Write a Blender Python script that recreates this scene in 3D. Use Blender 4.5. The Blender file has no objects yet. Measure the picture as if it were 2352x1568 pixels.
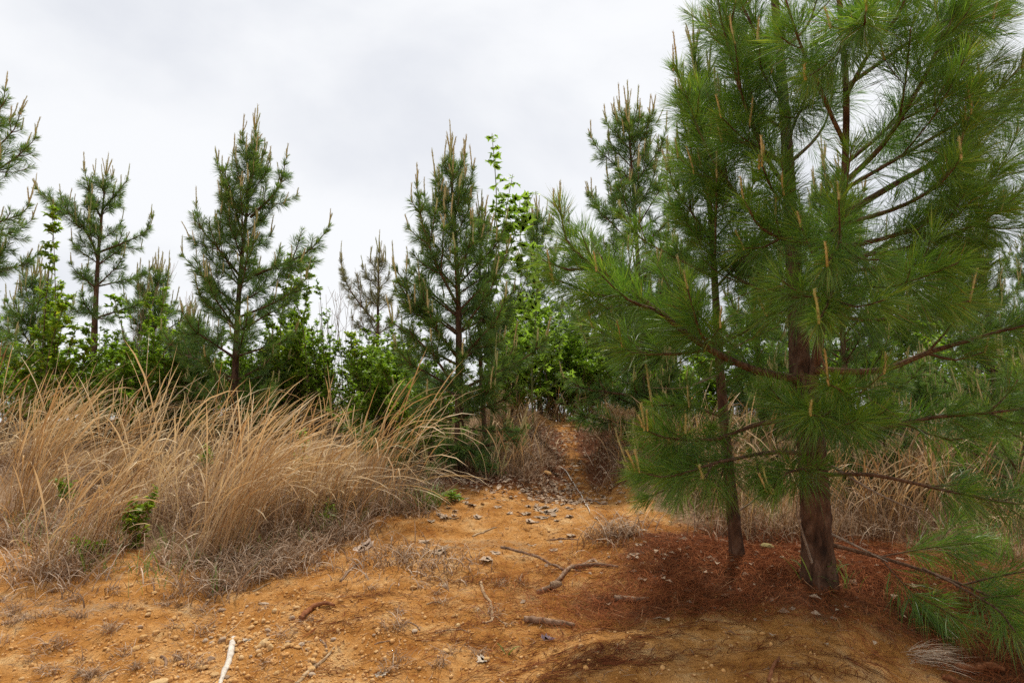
import bpy, math
import numpy as np
from mathutils import Vector, Matrix

# ------------------------------------------------------------------ camera, sky, sun, exposure
scene = bpy.context.scene
COL = scene.collection
PITCH = math.radians(8.0)
EYE = 1.62
cam_data = bpy.data.cameras.new('camera')
cam_data.lens = 24.0
cam_data.sensor_width = 36.0
cam_data.clip_start = 0.05
cam_data.clip_end = 3000.0
cam = bpy.data.objects.new('camera', cam_data)
cam.location = (0, 0, EYE)
cam.rotation_euler = (math.pi / 2 + PITCH, 0, 0)
COL.objects.link(cam)
scene.camera = cam

SUN_EL, SUN_AZ = 68.0, 18.0           # azimuth measured from +Y towards +X
SUN_STRENGTH, SUN_ANGLE = 3.3, 5.0
sun_data = bpy.data.lights.new('sun', 'SUN')
sun_data.energy = SUN_STRENGTH
sun_data.angle = math.radians(SUN_ANGLE)
sun_data.color = (1.0, 0.95, 0.86)
sun = bpy.data.objects.new('sun', sun_data)
_e, _a = math.radians(SUN_EL), math.radians(SUN_AZ)
_sd = Vector((math.cos(_e) * math.sin(_a), math.cos(_e) * math.cos(_a), math.sin(_e)))
sun.rotation_euler = _sd.to_track_quat('Z', 'Y').to_euler()
sun.location = (0, 0, 20)
COL.objects.link(sun)

world = bpy.data.worlds.new('World')
scene.world = world
world.use_nodes = True
nt = world.node_tree
nt.nodes.clear()
wo = nt.nodes.new('ShaderNodeOutputWorld')
bg = nt.nodes.new('ShaderNodeBackground')
bg.inputs['Strength'].default_value = 0.1
sky = nt.nodes.new('ShaderNodeTexSky')
sky.sky_type = 'NISHITA'
sky.sun_disc = False
sky.sun_elevation = _e
sky.sun_rotation = _a
sky.air_density = 1.0
sky.dust_density = 3.0
tc = nt.nodes.new('ShaderNodeTexCoord')
mp = nt.nodes.new('ShaderNodeMapping')
mp.inputs['Scale'].default_value = (1.0, 1.0, 2.0)
mp.inputs['Location'].default_value = (3.1, 0.4, 1.7)
n1 = nt.nodes.new('ShaderNodeTexNoise')
n1.inputs['Scale'].default_value = 1.9
n1.inputs['Detail'].default_value = 6.0
n1.inputs['Roughness'].default_value = 0.5
n1.inputs['Distortion'].default_value = 0.35
rp = nt.nodes.new('ShaderNodeValToRGB')
rp.color_ramp.interpolation = 'EASE'
rp.color_ramp.elements[0].position = 0.36
rp.color_ramp.elements[0].color = (7.1, 7.3, 7.75, 1)
rp.color_ramp.elements[1].position = 0.60
rp.color_ramp.elements[1].color = (8.7, 8.8, 8.95, 1)
mx = nt.nodes.new('ShaderNodeMixRGB')
mx.inputs['Fac'].default_value = 0.93
nt.links.new(tc.outputs['Generated'], mp.inputs['Vector'])
nt.links.new(mp.outputs['Vector'], n1.inputs['Vector'])
nt.links.new(n1.outputs['Fac'], rp.inputs['Fac'])
nt.links.new(sky.outputs['Color'], mx.inputs['Color1'])
nt.links.new(rp.outputs['Color'], mx.inputs['Color2'])
nt.links.new(mx.outputs['Color'], bg.inputs['Color'])
nt.links.new(bg.outputs['Background'], wo.inputs['Surface'])

vs = scene.view_settings
vs.view_transform = 'Standard'
vs.look = 'None'
vs.exposure = 0.2
vs.gamma = 1.0
vs.use_curve_mapping = False
scene.render.engine = 'CYCLES'
scene.cycles.max_bounces = 6
scene.cycles.diffuse_bounces = 3
scene.cycles.glossy_bounces = 2
scene.cycles.transmission_bounces = 3
scene.cycles.use_denoising = False

# ------------------------------------------------------------------ maths helpers
RNG = np.random.default_rng(7)
_P = np.random.default_rng(11).permutation(512)
_G = np.random.default_rng(12).uniform(0, 2 * np.pi, 512)

def gnoise(x, y):
    x = np.asarray(x, float); y = np.asarray(y, float)
    xi = np.floor(x).astype(int); yi = np.floor(y).astype(int)
    xf = x - xi; yf = y - yi
    u = xf * xf * xf * (xf * (xf * 6 - 15) + 10); v = yf * yf * yf * (yf * (yf * 6 - 15) + 10)
    def g(ix, iy, dx, dy):
        a = _G[_P[(_P[ix & 511] + iy) & 511]]
        return np.cos(a) * dx + np.sin(a) * dy
    n00 = g(xi, yi, xf, yf); n10 = g(xi + 1, yi, xf - 1, yf)
    n01 = g(xi, yi + 1, xf, yf - 1); n11 = g(xi + 1, yi + 1, xf - 1, yf - 1)
    a = n00 + u * (n10 - n00); b = n01 + u * (n11 - n01)
    return (a + v * (b - a)) * 1.5

def fbm(x, y, s, octv=4, rough=0.5):
    out = 0; amp = 1.0; f = 1.0 / s
    for i in range(octv):
        out = out + amp * gnoise(np.asarray(x) * f + 17.3 * i, np.asarray(y) * f - 9.1 * i)
        amp *= rough; f *= 2.03
    return out

def sstep(a, b, x):
    t = np.clip((np.asarray(x, float) - a) / (b - a), 0, 1)
    return t * t * (3 - 2 * t)

# hill profile: a 10 degree rise towards a crest, level behind it
_ty = np.linspace(-200, 1000, 24001)
_sl = 0.178 * sstep(-14, -6, _ty) * (1 - sstep(9.9, 12.0, _ty)) - 0.07 * sstep(12, 16, _ty) * (1 - sstep(36, 60, _ty))
_tz = np.cumsum(_sl) * (_ty[1] - _ty[0])
_tz = _tz - np.interp(0, _ty, _tz)

PATH_Y = [4.6, 5.6, 7.0, 8.5, 10.5, 13, 20]
PATH_X = [0.50, 0.56, 0.66, 0.72, 0.85, 1.2, 2.6]
PATH_W = [0.9, 0.60, 0.30, 0.32, 0.45, 0.6, 0.6]

def height(x, y):
    x = np.asarray(x, float); y = np.asarray(y, float)
    z = np.interp(y, _ty, _tz)
    near = np.exp(-((x / 16) ** 2 + ((y - 5) / 16) ** 2))
    z = z + 0.10 * fbm(x, y, 3.1, 3) * near + 0.30 * fbm(x, y, 14.0, 3) * (1 - near)
    z = z + near * (0.026 * fbm(x + 40, y, 0.55, 4) + 0.011 * fbm(x, y + 31, 0.13, 3) + 0.010 * np.abs(fbm(x - 12, y + 7, 0.32, 2)))
    # sunken path with raised banks
    px = np.interp(y, PATH_Y, PATH_X); pw = np.interp(y, PATH_Y, PATH_W)
    d = np.abs(x - px + 0.08 * gnoise(y * 2.1, 0 * y)) / pw
    on = sstep(5.4, 6.6, y)
    z = z + on * (-0.09 * (1 - sstep(0.55, 1.2, d)) + 0.08 * sstep(0.9, 1.5, d) * (1 - sstep(2.0, 4.5, d)))
    # sandy hump at the lower right, with a washed out gully beside it
    hx, hy = (x - 0.85) / 0.85, (y - 3.20) / 0.52
    rr = np.sqrt(hx * hx + hy * hy) + 0.13 * fbm(x, y, 0.6, 3)
    z = z + 0.065 * (1 - sstep(0.55, 1.15, rr + .10 * fbm(x, y, .22, 3)))
    z = z - 0.13 * np.exp(-(((x - 1.95 - 0.2 * (y - 3.2)) / 0.36) ** 2)) * sstep(4.1, 3.0, y)
    # litter heap round the big trunk
    z = z + 0.05 * np.exp(-(((x - 1.84) / 0.7) ** 2 + ((y - 4.35) / 0.5) ** 2))
    return z

_cp, _sp = math.cos(PITCH), math.sin(PITCH)
def ray(u, v):
    a = (u - 1176.0) / 1568.0; b = -(v - 784.0) / 1568.0
    return np.array([a, _cp - b * _sp, _sp + b * _cp])

def at(u, v, Y):
    d = ray(u, v)
    return np.array([0, 0, EYE]) + d * (Y / d[1])

def gp(u, v):
    d = ray(u, v)
    ys = np.arange(1.5, 30, 0.01)
    t = ys / d[1]
    x = d[0] * t; z = EYE + d[2] * t
    h = height(x, ys)
    k = np.argmax(z < h)
    return np.array([x[k], ys[k], h[k]])

def unit(a):
    return a / (np.linalg.norm(a, axis=-1, keepdims=True) + 1e-12)

def smooth_line(pts, n):
    pts = np.asarray(pts, float)
    if len(pts) == 2:
        t = np.linspace(0, 1, n)[:, None]
        return pts[0] + (pts[1] - pts[0]) * t
    P = np.vstack([2 * pts[0] - pts[1], pts, 2 * pts[-1] - pts[-2]])
    seg = np.linalg.norm(np.diff(pts, axis=0), axis=1)
    s = np.concatenate([[0], np.cumsum(seg)])
    q = np.linspace(0, s[-1], n)
    k = np.clip(np.searchsorted(s, q, side='right') - 1, 0, len(pts) - 2)
    t = ((q - s[k]) / seg[k])[:, None]
    p0, p1, p2, p3 = P[k], P[k + 1], P[k + 2], P[k + 3]
    return 0.5 * ((2 * p1) + (-p0 + p2) * t + (2 * p0 - 5 * p1 + 4 * p2 - p3) * t * t + (-p0 + 3 * p1 - 3 * p2 + p3) * t ** 3)

class MB:
    """collects triangles and builds ONE mesh"""
    def __init__(self):
        self.v = []; self.f = []; self.a = []; self.n = 0
    def add(self, v, f, a=0.5):
        v = np.asarray(v, np.float32).reshape(-1, 3); f = np.asarray(f, np.int64).reshape(-1, 3)
        self.v.append(v); self.f.append(f + self.n)
        self.a.append(np.full(len(v), a, np.float32) if np.isscalar(a) else np.asarray(a, np.float32))
        self.n += len(v)
    def mesh(self, name, smooth=False):
        m = bpy.data.meshes.new(name)
        v = np.concatenate(self.v); f = np.concatenate(self.f); a = np.concatenate(self.a)
        m.vertices.add(len(v)); m.vertices.foreach_set('co', v.ravel())
        m.loops.add(len(f) * 3); m.loops.foreach_set('vertex_index', f.ravel().astype(np.int32))
        m.polygons.add(len(f)); m.polygons.foreach_set('loop_start', np.arange(0, len(f) * 3, 3, dtype=np.int32))
        if smooth:
            m.polygons.foreach_set('use_smooth', np.ones(len(f), dtype=bool))
        at_ = m.attributes.new('tint', 'FLOAT', 'POINT'); at_.data.foreach_set('value', a)
        m.update(calc_edges=True)
        return m
    def build(self, name, mat, parent=None, smooth=False, kind=None):
        return link(name, self.mesh(name, smooth), mat, parent, kind)

def link(name, mesh, mat, parent=None, kind=None):
    o = bpy.data.objects.new(name, mesh)
    if mat is not None and len(mesh.materials) == 0:
        mesh.materials.append(mat)
    COL.objects.link(o)
    if parent is not None:
        o.parent = parent
    if kind:
        o['kind'] = kind
    return o

def thing(name, label, cat, group=None):
    o = bpy.data.objects.new(name, None)
    o.empty_display_size = 0.1
    COL.objects.link(o)
    tag(o, label, cat, group)
    return o

def rebase(root, base):
    """stand an Empty at the foot of its thing without moving the parts"""
    base = Vector([float(c) for c in base])
    for ch in root.children:
        ch.matrix_parent_inverse = Matrix.Translation(-base)
    root.location = base

def clone(root, label, loc, rz, scale, group=None):
    """a copy of a thing with copies of its parts and sub-parts (shared meshes)"""
    r = root.copy(); COL.objects.link(r)
    r.location = [float(c) for c in loc]; r.rotation_euler = (0, 0, rz); r.scale = (scale, scale, scale)
    r['label'] = label
    if group:
        r['group'] = group
    for ch in root.children:
        c = ch.copy(); COL.objects.link(c); c.parent = r; c.matrix_parent_inverse = ch.matrix_parent_inverse
        for g in ch.children:
            d = g.copy(); COL.objects.link(d); d.parent = c; d.matrix_parent_inverse = g.matrix_parent_inverse
    return r

def tag(o, label, cat, group=None):
    o['label'] = label; o['category'] = cat
    if group:
        o['group'] = group
    return o

def tube(mb, pts, rad, sides=6, tint=0.5, rough=None, cap=True):
    pts = np.asarray(pts, float); n = len(pts)
    rad = np.broadcast_to(np.asarray(rad, float), (n,))
    T = unit(np.gradient(pts, axis=0))
    ref = np.array([1.0, 0, 0]) if abs(T[0][0]) < 0.8 else np.array([0, 1.0, 0])
    N = np.zeros((n, 3)); cur = unit(ref - T[0] * ref.dot(T[0]))
    for i in range(n):
        cur = cur - T[i] * cur.dot(T[i]); cur = cur / (np.linalg.norm(cur) + 1e-9); N[i] = cur
    B = np.cross(T, N)
    ang = np.linspace(0, 2 * np.pi, sides, endpoint=False)
    r = np.repeat(rad[:, None], sides, 1)
    if rough is not None:
        r = r * rough(ang[None, :], np.linspace(0, 1, n)[:, None])
    V = pts[:, None, :] + (N[:, None, :] * np.cos(ang)[None, :, None] + B[:, None, :] * np.sin(ang)[None, :, None]) * r[:, :, None]
    i = np.arange(n - 1)[:, None]; j = np.arange(sides)[None, :]; j2 = (j + 1) % sides
    a = i * sides + j; b = i * sides + j2; c = (i + 1) * sides + j2; d = (i + 1) * sides + j
    F = np.concatenate([np.stack([a, b, c], -1).reshape(-1, 3), np.stack([a, c, d], -1).reshape(-1, 3)])
    V = V.reshape(-1, 3)
    if cap:
        V = np.vstack([V, pts[0], pts[-1]])
        jj = np.arange(sides); k = (jj + 1) % sides
        F = np.vstack([F, np.stack([np.full(sides, n * sides), k, jj], -1),
                       np.stack([np.full(sides, n * sides + 1), (n - 1) * sides + jj, (n - 1) * sides + k], -1)])
    mb.add(V, F, tint)

# ------------------------------------------------------------------ materials
def new_mat(name):
    m = bpy.data.materials.new(name); m.use_nodes = True
    t = m.node_tree; t.nodes.clear()
    out = t.nodes.new('ShaderNodeOutputMaterial'); p = t.nodes.new('ShaderNodeBsdfPrincipled')
    t.links.new(p.outputs['BSDF'], out.inputs['Surface'])
    return m, t, p, out

def ramp(t, src, stops):
    r = t.nodes.new('ShaderNodeValToRGB'); cr = r.color_ramp
    while len(cr.elements) < len(stops):
        cr.elements.new(0.5)
    for e, (pos, c) in zip(cr.elements, stops):
        e.position = pos; e.color = (*c, 1)
    t.links.new(src, r.inputs['Fac'])
    return r.outputs['Color']

def noise(t, scale, detail=4, rough=0.55, coord='Object', vscale=None, dist=0.0):
    c = t.nodes.new('ShaderNodeTexCoord'); n = t.nodes.new('ShaderNodeTexNoise')
    n.inputs['Scale'].default_value = scale; n.inputs['Detail'].default_value = detail
    n.inputs['Roughness'].default_value = rough; n.inputs['Distortion'].default_value = dist
    if vscale:
        mpn = t.nodes.new('ShaderNodeMapping'); mpn.inputs['Scale'].default_value = vscale
        t.links.new(c.outputs[coord], mpn.inputs['Vector']); t.links.new(mpn.outputs['Vector'], n.inputs['Vector'])
    else:
        t.links.new(c.outputs[coord], n.inputs['Vector'])
    return n.outputs['Fac']

def mix(t, fac, a, b, mode='MIX'):
    m = t.nodes.new('ShaderNodeMixRGB'); m.blend_type = mode
    for i, s in ((0, fac), (1, a), (2, b)):
        if isinstance(s, (int, float)):
            m.inputs[i].default_value = s
        elif isinstance(s, tuple):
            m.inputs[i].default_value = (*s, 1)
        else:
            t.links.new(s, m.inputs[i])
    return m.outputs['Color']

def bump(t, p, src, strength, dist, prev=None):
    b = t.nodes.new('ShaderNodeBump'); b.inputs['Strength'].default_value = strength; b.inputs['Distance'].default_value = dist
    t.links.new(src, b.inputs['Height'])
    if prev is not None:
        t.links.new(prev, b.inputs['Normal'])
    t.links.new(b.outputs['Normal'], p.inputs['Normal'])
    return b.outputs['Normal']

def attr(t, name='tint'):
    a = t.nodes.new('ShaderNodeAttribute'); a.attribute_name = name
    return a.outputs['Fac']

def leafy(name, stops, rough=0.45, trans=0.3, spec=0.4, objvar=0.0, tcol=None):
    m, t, p, out = new_mat(name)
    c = ramp(t, attr(t), stops)
    if objvar:
        oi = t.nodes.new('ShaderNodeObjectInfo')
        c = mix(t, objvar, c, ramp(t, oi.outputs['Random'], [(0, (0.45, 0.5, 0.4)), (1, (1.0, 1.0, 0.9))]), 'MULTIPLY')
    t.links.new(c, p.inputs['Base Color'])
    p.inputs['Roughness'].default_value = rough
    p.inputs['Specular IOR Level'].default_value = spec
    if trans:
        tr = t.nodes.new('ShaderNodeBsdfTranslucent'); ms = t.nodes.new('ShaderNodeMixShader')
        tc_ = mix(t, 1.0, c, tcol or (1.25, 1.35, 0.7), 'MULTIPLY')
        t.links.new(tc_, tr.inputs['Color'])
        ms.inputs['Fac'].default_value = trans
        t.links.new(p.outputs['BSDF'], ms.inputs[1]); t.links.new(tr.outputs['BSDF'], ms.inputs[2])
        t.links.new(ms.outputs['Shader'], out.inputs['Surface'])
    return m

M = {}
M['needle_near'] = leafy('pine_needle_fresh', [(0, (0.22, 0.11, 0.045)), (0.05, (0.044, 0.100, 0.017)), (0.5, (0.098, 0.200, 0.030)), (0.85, (0.205, 0.310, 0.042)), (1, (0.34, 0.36, 0.06))], 0.36, 0.48, 0.55)
M['needle_far'] = leafy('pine_needle', [(0, (0.24, 0.13, 0.06)), (0.05, (0.060, 0.120, 0.030)), (0.5, (0.108, 0.205, 0.056)), (0.85, (0.230, 0.315, 0.062)), (1, (0.40, 0.37, 0.08))], 0.42, 0.42, 0.5)
M['needle_dry'] = leafy('pine_needle_dry', [(0, (0.11, 0.13, 0.06)), (0.5, (0.21, 0.21, 0.11)), (1, (0.36, 0.29, 0.18))], 0.6, 0.2, 0.3)
M['straw'] = leafy('fallen_needle', [(0, (0.085, 0.024, 0.010)), (0.5, (0.195, 0.056, 0.019)), (0.85, (0.34, 0.118, 0.042)), (1, (0.46, 0.25, 0.13))], 0.8, 0.0, 0.05)
M['grass'] = leafy('dry_grass', [(0, (0.16, 0.085, 0.040)), (0.35, (0.37, 0.220, 0.100)), (0.7, (0.58, 0.405, 0.210)), (1, (0.74, 0.59, 0.37))], 0.6, 0.25, 0.3, tcol=(1.1, 1.0, 0.8))
M['dead_grass'] = leafy('grey_dead_grass', [(0, (0.15, 0.085, 0.048)), (0.5, (0.37, 0.245, 0.150)), (1, (0.68, 0.55, 0.42))], 0.7, 0.2, 0.2, tcol=(1.0, 0.95, 0.8))
M['green_grass'] = leafy('green_grass', [(0, (0.09, 0.17, 0.03)), (1, (0.26, 0.36, 0.08))], 0.5, 0.3, 0.4)
M['leaf'] = leafy('shrub_leaf', [(0, (0.095, 0.180, 0.020)), (0.5, (0.215, 0.335, 0.032)), (1, (0.38, 0.48, 0.06))], 0.42, 0.45, 0.4)
M['leaf_yellow'] = leafy('shrub_leaf_yellow', [(0, (0.10, 0.19, 0.02)), (0.5, (0.23, 0.34, 0.03)), (1, (0.46, 0.46, 0.05))], 0.42, 0.45, 0.4)
M['sycamore'] = leafy('sycamore_leaf', [(0, (0.24, 0.38, 0.06)), (1, (0.36, 0.50, 0.10))], 0.42, 0.45, 0.4, objvar=0.6)
M['dead_leaf'] = leafy('dead_leaf', [(0, (0.34, 0.225, 0.15)), (1, (0.52, 0.385, 0.28))], 0.8, 0.0, 0.1, objvar=0.35)
M['pale_leaf'] = leafy('pale_dead_leaf', [(0, (0.42, 0.30, 0.22)), (1, (0.60, 0.46, 0.35))], 0.75, 0.0, 0.2)
M['purple_leaf'] = leafy('purple_dead_leaf', [(0, (0.07, 0.04, 0.05)), (1, (0.15, 0.085, 0.10))], 0.6, 0.0, 0.3)
M['white_leaf'] = leafy('white_dead_leaf', [(0, (0.33, 0.26, 0.19)), (1, (0.50, 0.41, 0.31))], 0.7, 0.0, 0.2)

def candle_mat(name, a, b, c):
    m, t, p, out = new_mat(name)
    oi = t.nodes.new('ShaderNodeObjectInfo')
    base = ramp(t, oi.outputs['Random'], [(0, a), (0.5, b), (1, c)])
    sc = ramp(t, attr(t), [(0, (0.55, 0.45, 0.35)), (1, (1.1, 1.1, 1.1))])
    t.links.new(mix(t, 1.0, base, sc, 'MULTIPLY'), p.inputs['Base Color'])
    p.inputs['Roughness'].default_value = 0.6
    return m
M['candle'] = candle_mat('candle_shoot', (0.44, 0.38, 0.16), (0.50, 0.45, 0.21), (0.36, 0.41, 0.15))
M['candle_near'] = candle_mat('candle_shoot_near', (0.46, 0.33, 0.09), (0.50, 0.39, 0.15), (0.38, 0.37, 0.10))

def bark_mat(name, dark, mid, light, scale, bstr, vs_):
    m, t, p, out = new_mat(name)
    n_a = noise(t, scale, 6, 0.6, 'Object', vs_, 0.6)
    n_b = noise(t, scale * 5, 3, 0.6)
    n_c = noise(t, 2.5, 2, 0.5)
    c = ramp(t, n_a, [(0.3, dark), (0.5, mid), (0.72, light)])
    c = mix(t, 0.35, c, ramp(t, n_b, [(0.3, (0.5, 0.5, 0.5)), (0.7, (1.25, 1.2, 1.15))]), 'MULTIPLY')
    c = mix(t, 0.5, c, ramp(t, n_c, [(0.35, (0.75, 0.75, 0.75)), (0.65, (1.2, 1.1, 1.0))]), 'MULTIPLY')
    t.links.new(c, p.inputs['Base Color'])
    p.inputs['Roughness'].default_value = 0.9; p.inputs['Specular IOR Level'].default_value = 0.2
    bump(t, p, n_a, bstr, 0.02)
    return m
M['bark'] = bark_mat('pine_bark', (0.026, 0.014, 0.009), (0.100, 0.052, 0.031), (0.20, 0.120, 0.080), 20, 1.0, (1, 1, 0.4))
M['branch'] = bark_mat('pine_branch_bark', (0.05, 0.028, 0.016), (0.125, 0.070, 0.042), (0.24, 0.155, 0.10), 40, 0.5, None)
M['twig'] = bark_mat('grey_twig', (0.12, 0.09, 0.07), (0.28, 0.215, 0.165), (0.46, 0.38, 0.31), 45, 0.4, None)
M['stick'] = bark_mat('brown_stick', (0.10, 0.058, 0.035), (0.24, 0.150, 0.095), (0.42, 0.29, 0.20), 35, 0.6, None)
M['tan_stick'] = bark_mat('tan_stick', (0.26, 0.165, 0.085), (0.45, 0.31, 0.175), (0.62, 0.47, 0.30), 35, 0.5, None)
M['bleached'] = bark_mat('bleached_wood', (0.38, 0.34, 0.29), (0.62, 0.57, 0.50), (0.80, 0.75, 0.68), 30, 0.5, (1, 1, 0.3))
M['root'] = bark_mat('red_root', (0.11, 0.040, 0.016), (0.24, 0.090, 0.036), (0.36, 0.17, 0.085), 30, 0.5, None)
M['stem'] = bark_mat('shrub_stem', (0.05, 0.035, 0.022), (0.13, 0.085, 0.055), (0.25, 0.18, 0.12), 40, 0.3, None)
M['green_stem'] = bark_mat('green_stem', (0.10, 0.13, 0.04), (0.20, 0.22, 0.09), (0.32, 0.29, 0.16), 40, 0.2, None)
M['dry_stalk'] = bark_mat('dry_stalk', (0.20, 0.13, 0.08), (0.36, 0.25, 0.16), (0.52, 0.40, 0.29), 40, 0.2, None)

def stone_mat(name, a, b, c):
    m, t, p, out = new_mat(name)
    oi = t.nodes.new('ShaderNodeObjectInfo')
    col = mix(t, 0.5, ramp(t, oi.outputs['Random'], [(0, a), (0.5, b), (1, c)]), ramp(t, attr(t), [(0, a), (0.5, b), (1, c)]))
    n_a = noise(t, 60, 5, 0.6)
    col = mix(t, 0.6, col, ramp(t, n_a, [(0.3, (0.6, 0.55, 0.5)), (0.7, (1.15, 1.15, 1.15))]), 'MULTIPLY')
    t.links.new(col, p.inputs['Base Color'])
    p.inputs['Roughness'].default_value = 0.9; p.inputs['Specular IOR Level'].default_value = 0.25
    bump(t, p, n_a, 0.6, 0.006)
    return m
M['stone'] = stone_mat('ochre_stone', (0.54, 0.27, 0.085), (0.66, 0.39, 0.15), (0.68, 0.47, 0.25))
M['stone_pale'] = stone_mat('pale_ochre_stone', (0.66, 0.42, 0.18), (0.70, 0.47, 0.22), (0.74, 0.55, 0.30))
M['stone_grey'] = stone_mat('grey_stone', (0.38, 0.25, 0.15), (0.50, 0.36, 0.24), (0.60, 0.47, 0.34))
M['stone_dark'] = stone_mat('dark_stone', (0.17, 0.075, 0.045), (0.22, 0.10, 0.06), (0.25, 0.13, 0.08))
M['moss_stone'] = stone_mat('mossy_stone', (0.20, 0.17, 0.06), (0.27, 0.22, 0.08), (0.35, 0.27, 0.12))
M['cone'] = stone_mat('pine_cone_scale', (0.20, 0.12, 0.07), (0.27, 0.17, 0.10), (0.33, 0.23, 0.15))

def ground_mat():
    m, t, p, out = new_mat('orange_sand')
    big = noise(t, 0.9, 5, 0.6, 'Object', None, 0.4)
    mid = noise(t, 5.5, 6, 0.65, 'Object', None, 0.3)
    fine = noise(t, 55, 5, 0.7)
    grit = noise(t, 210, 3, 0.7)
    sand = ramp(t, mid, [(0.28, (0.30, 0.112, 0.020)), (0.44, (0.43, 0.188, 0.042)), (0.55, (0.53, 0.262, 0.080)), (0.70, (0.62, 0.39, 0.17))])
    sand = mix(t, 0.55, sand, ramp(t, big, [(0.35, (0.80, 0.68, 0.50)), (0.5, (1.0, 1.0, 1.0)), (0.68, (1.12, 1.18, 1.32))]), 'MULTIPLY')
    sand = mix(t, 0.75, sand, ramp(t, fine, [(0.30, (0.52, 0.45, 0.40)), (0.5, (1, 1, 1)), (0.72, (1.18, 1.2, 1.25))]), 'MULTIPLY')
    sand = mix(t, 0.6, sand, ramp(t, grit, [(0.32, (0.55, 0.48, 0.42)), (0.5, (1, 1, 1)), (0.7, (1.3, 1.3, 1.35))]), 'MULTIPLY')
    duff = ramp(t, fine, [(0.28, (0.060, 0.020, 0.009)), (0.5, (0.145, 0.052, 0.021)), (0.72, (0.27, 0.125, 0.055))])
    soil = ramp(t, fine, [(0.28, (0.12, 0.072, 0.040)), (0.5, (0.27, 0.165, 0.088)), (0.72, (0.44, 0.30, 0.18))])
    # litter and soil cover the sand with ragged edges
    def ragged(a):
        mm = t.nodes.new('ShaderNodeMath'); mm.operation = 'ADD'; t.links.new(a, mm.inputs[0])
        m2 = t.nodes.new('ShaderNodeMath'); m2.operation = 'MULTIPLY_ADD'; t.links.new(mid, m2.inputs[0])
        m2.inputs[1].default_value = 1.2; m2.inputs[2].default_value = -0.6
        m3 = t.nodes.new('ShaderNodeMath'); m3.operation = 'MULTIPLY_ADD'; t.links.new(fine, m3.inputs[0])
        m3.inputs[1].default_value = 0.9; m3.inputs[2].default_value = -0.45
        ad = t.nodes.new('ShaderNodeMath'); ad.operation = 'ADD'; t.links.new(m2.outputs[0], ad.inputs[0]); t.links.new(m3.outputs[0], ad.inputs[1])
        t.links.new(ad.outputs[0], mm.inputs[1])
        return ramp(t, mm.outputs[0], [(0.38, (0, 0, 0)), (0.66, (1, 1, 1))])
    c = mix(t, ragged(attr(t, 'soil')), sand, soil)
    c = mix(t, ragged(attr(t, 'duff')), c, duff)
    t.links.new(c, p.inputs['Base Color'])
    p.inputs['Roughness'].default_value = 0.95; p.inputs['Specular IOR Level'].default_value = 0.15
    b1 = bump(t, p, mid, 0.7, 0.06)
    b2 = bump(t, p, fine, 0.9, 0.018, b1)
    bump(t, p, grit, 0.8, 0.006, b2)
    return m
M['ground'] = ground_mat()

# ------------------------------------------------------------------ the ground
def front_edge(x):          # where the long grass begins, seen from the camera
    return np.interp(x, [-9, -5.0, -3.6, -2.9, -2.3, -1.75, -1.3, -0.7, 0.0, 0.35], [6.2, 6.1, 5.6, 5.0, 4.65, 4.75, 5.4, 6.1, 6.6, 7.2])

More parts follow.
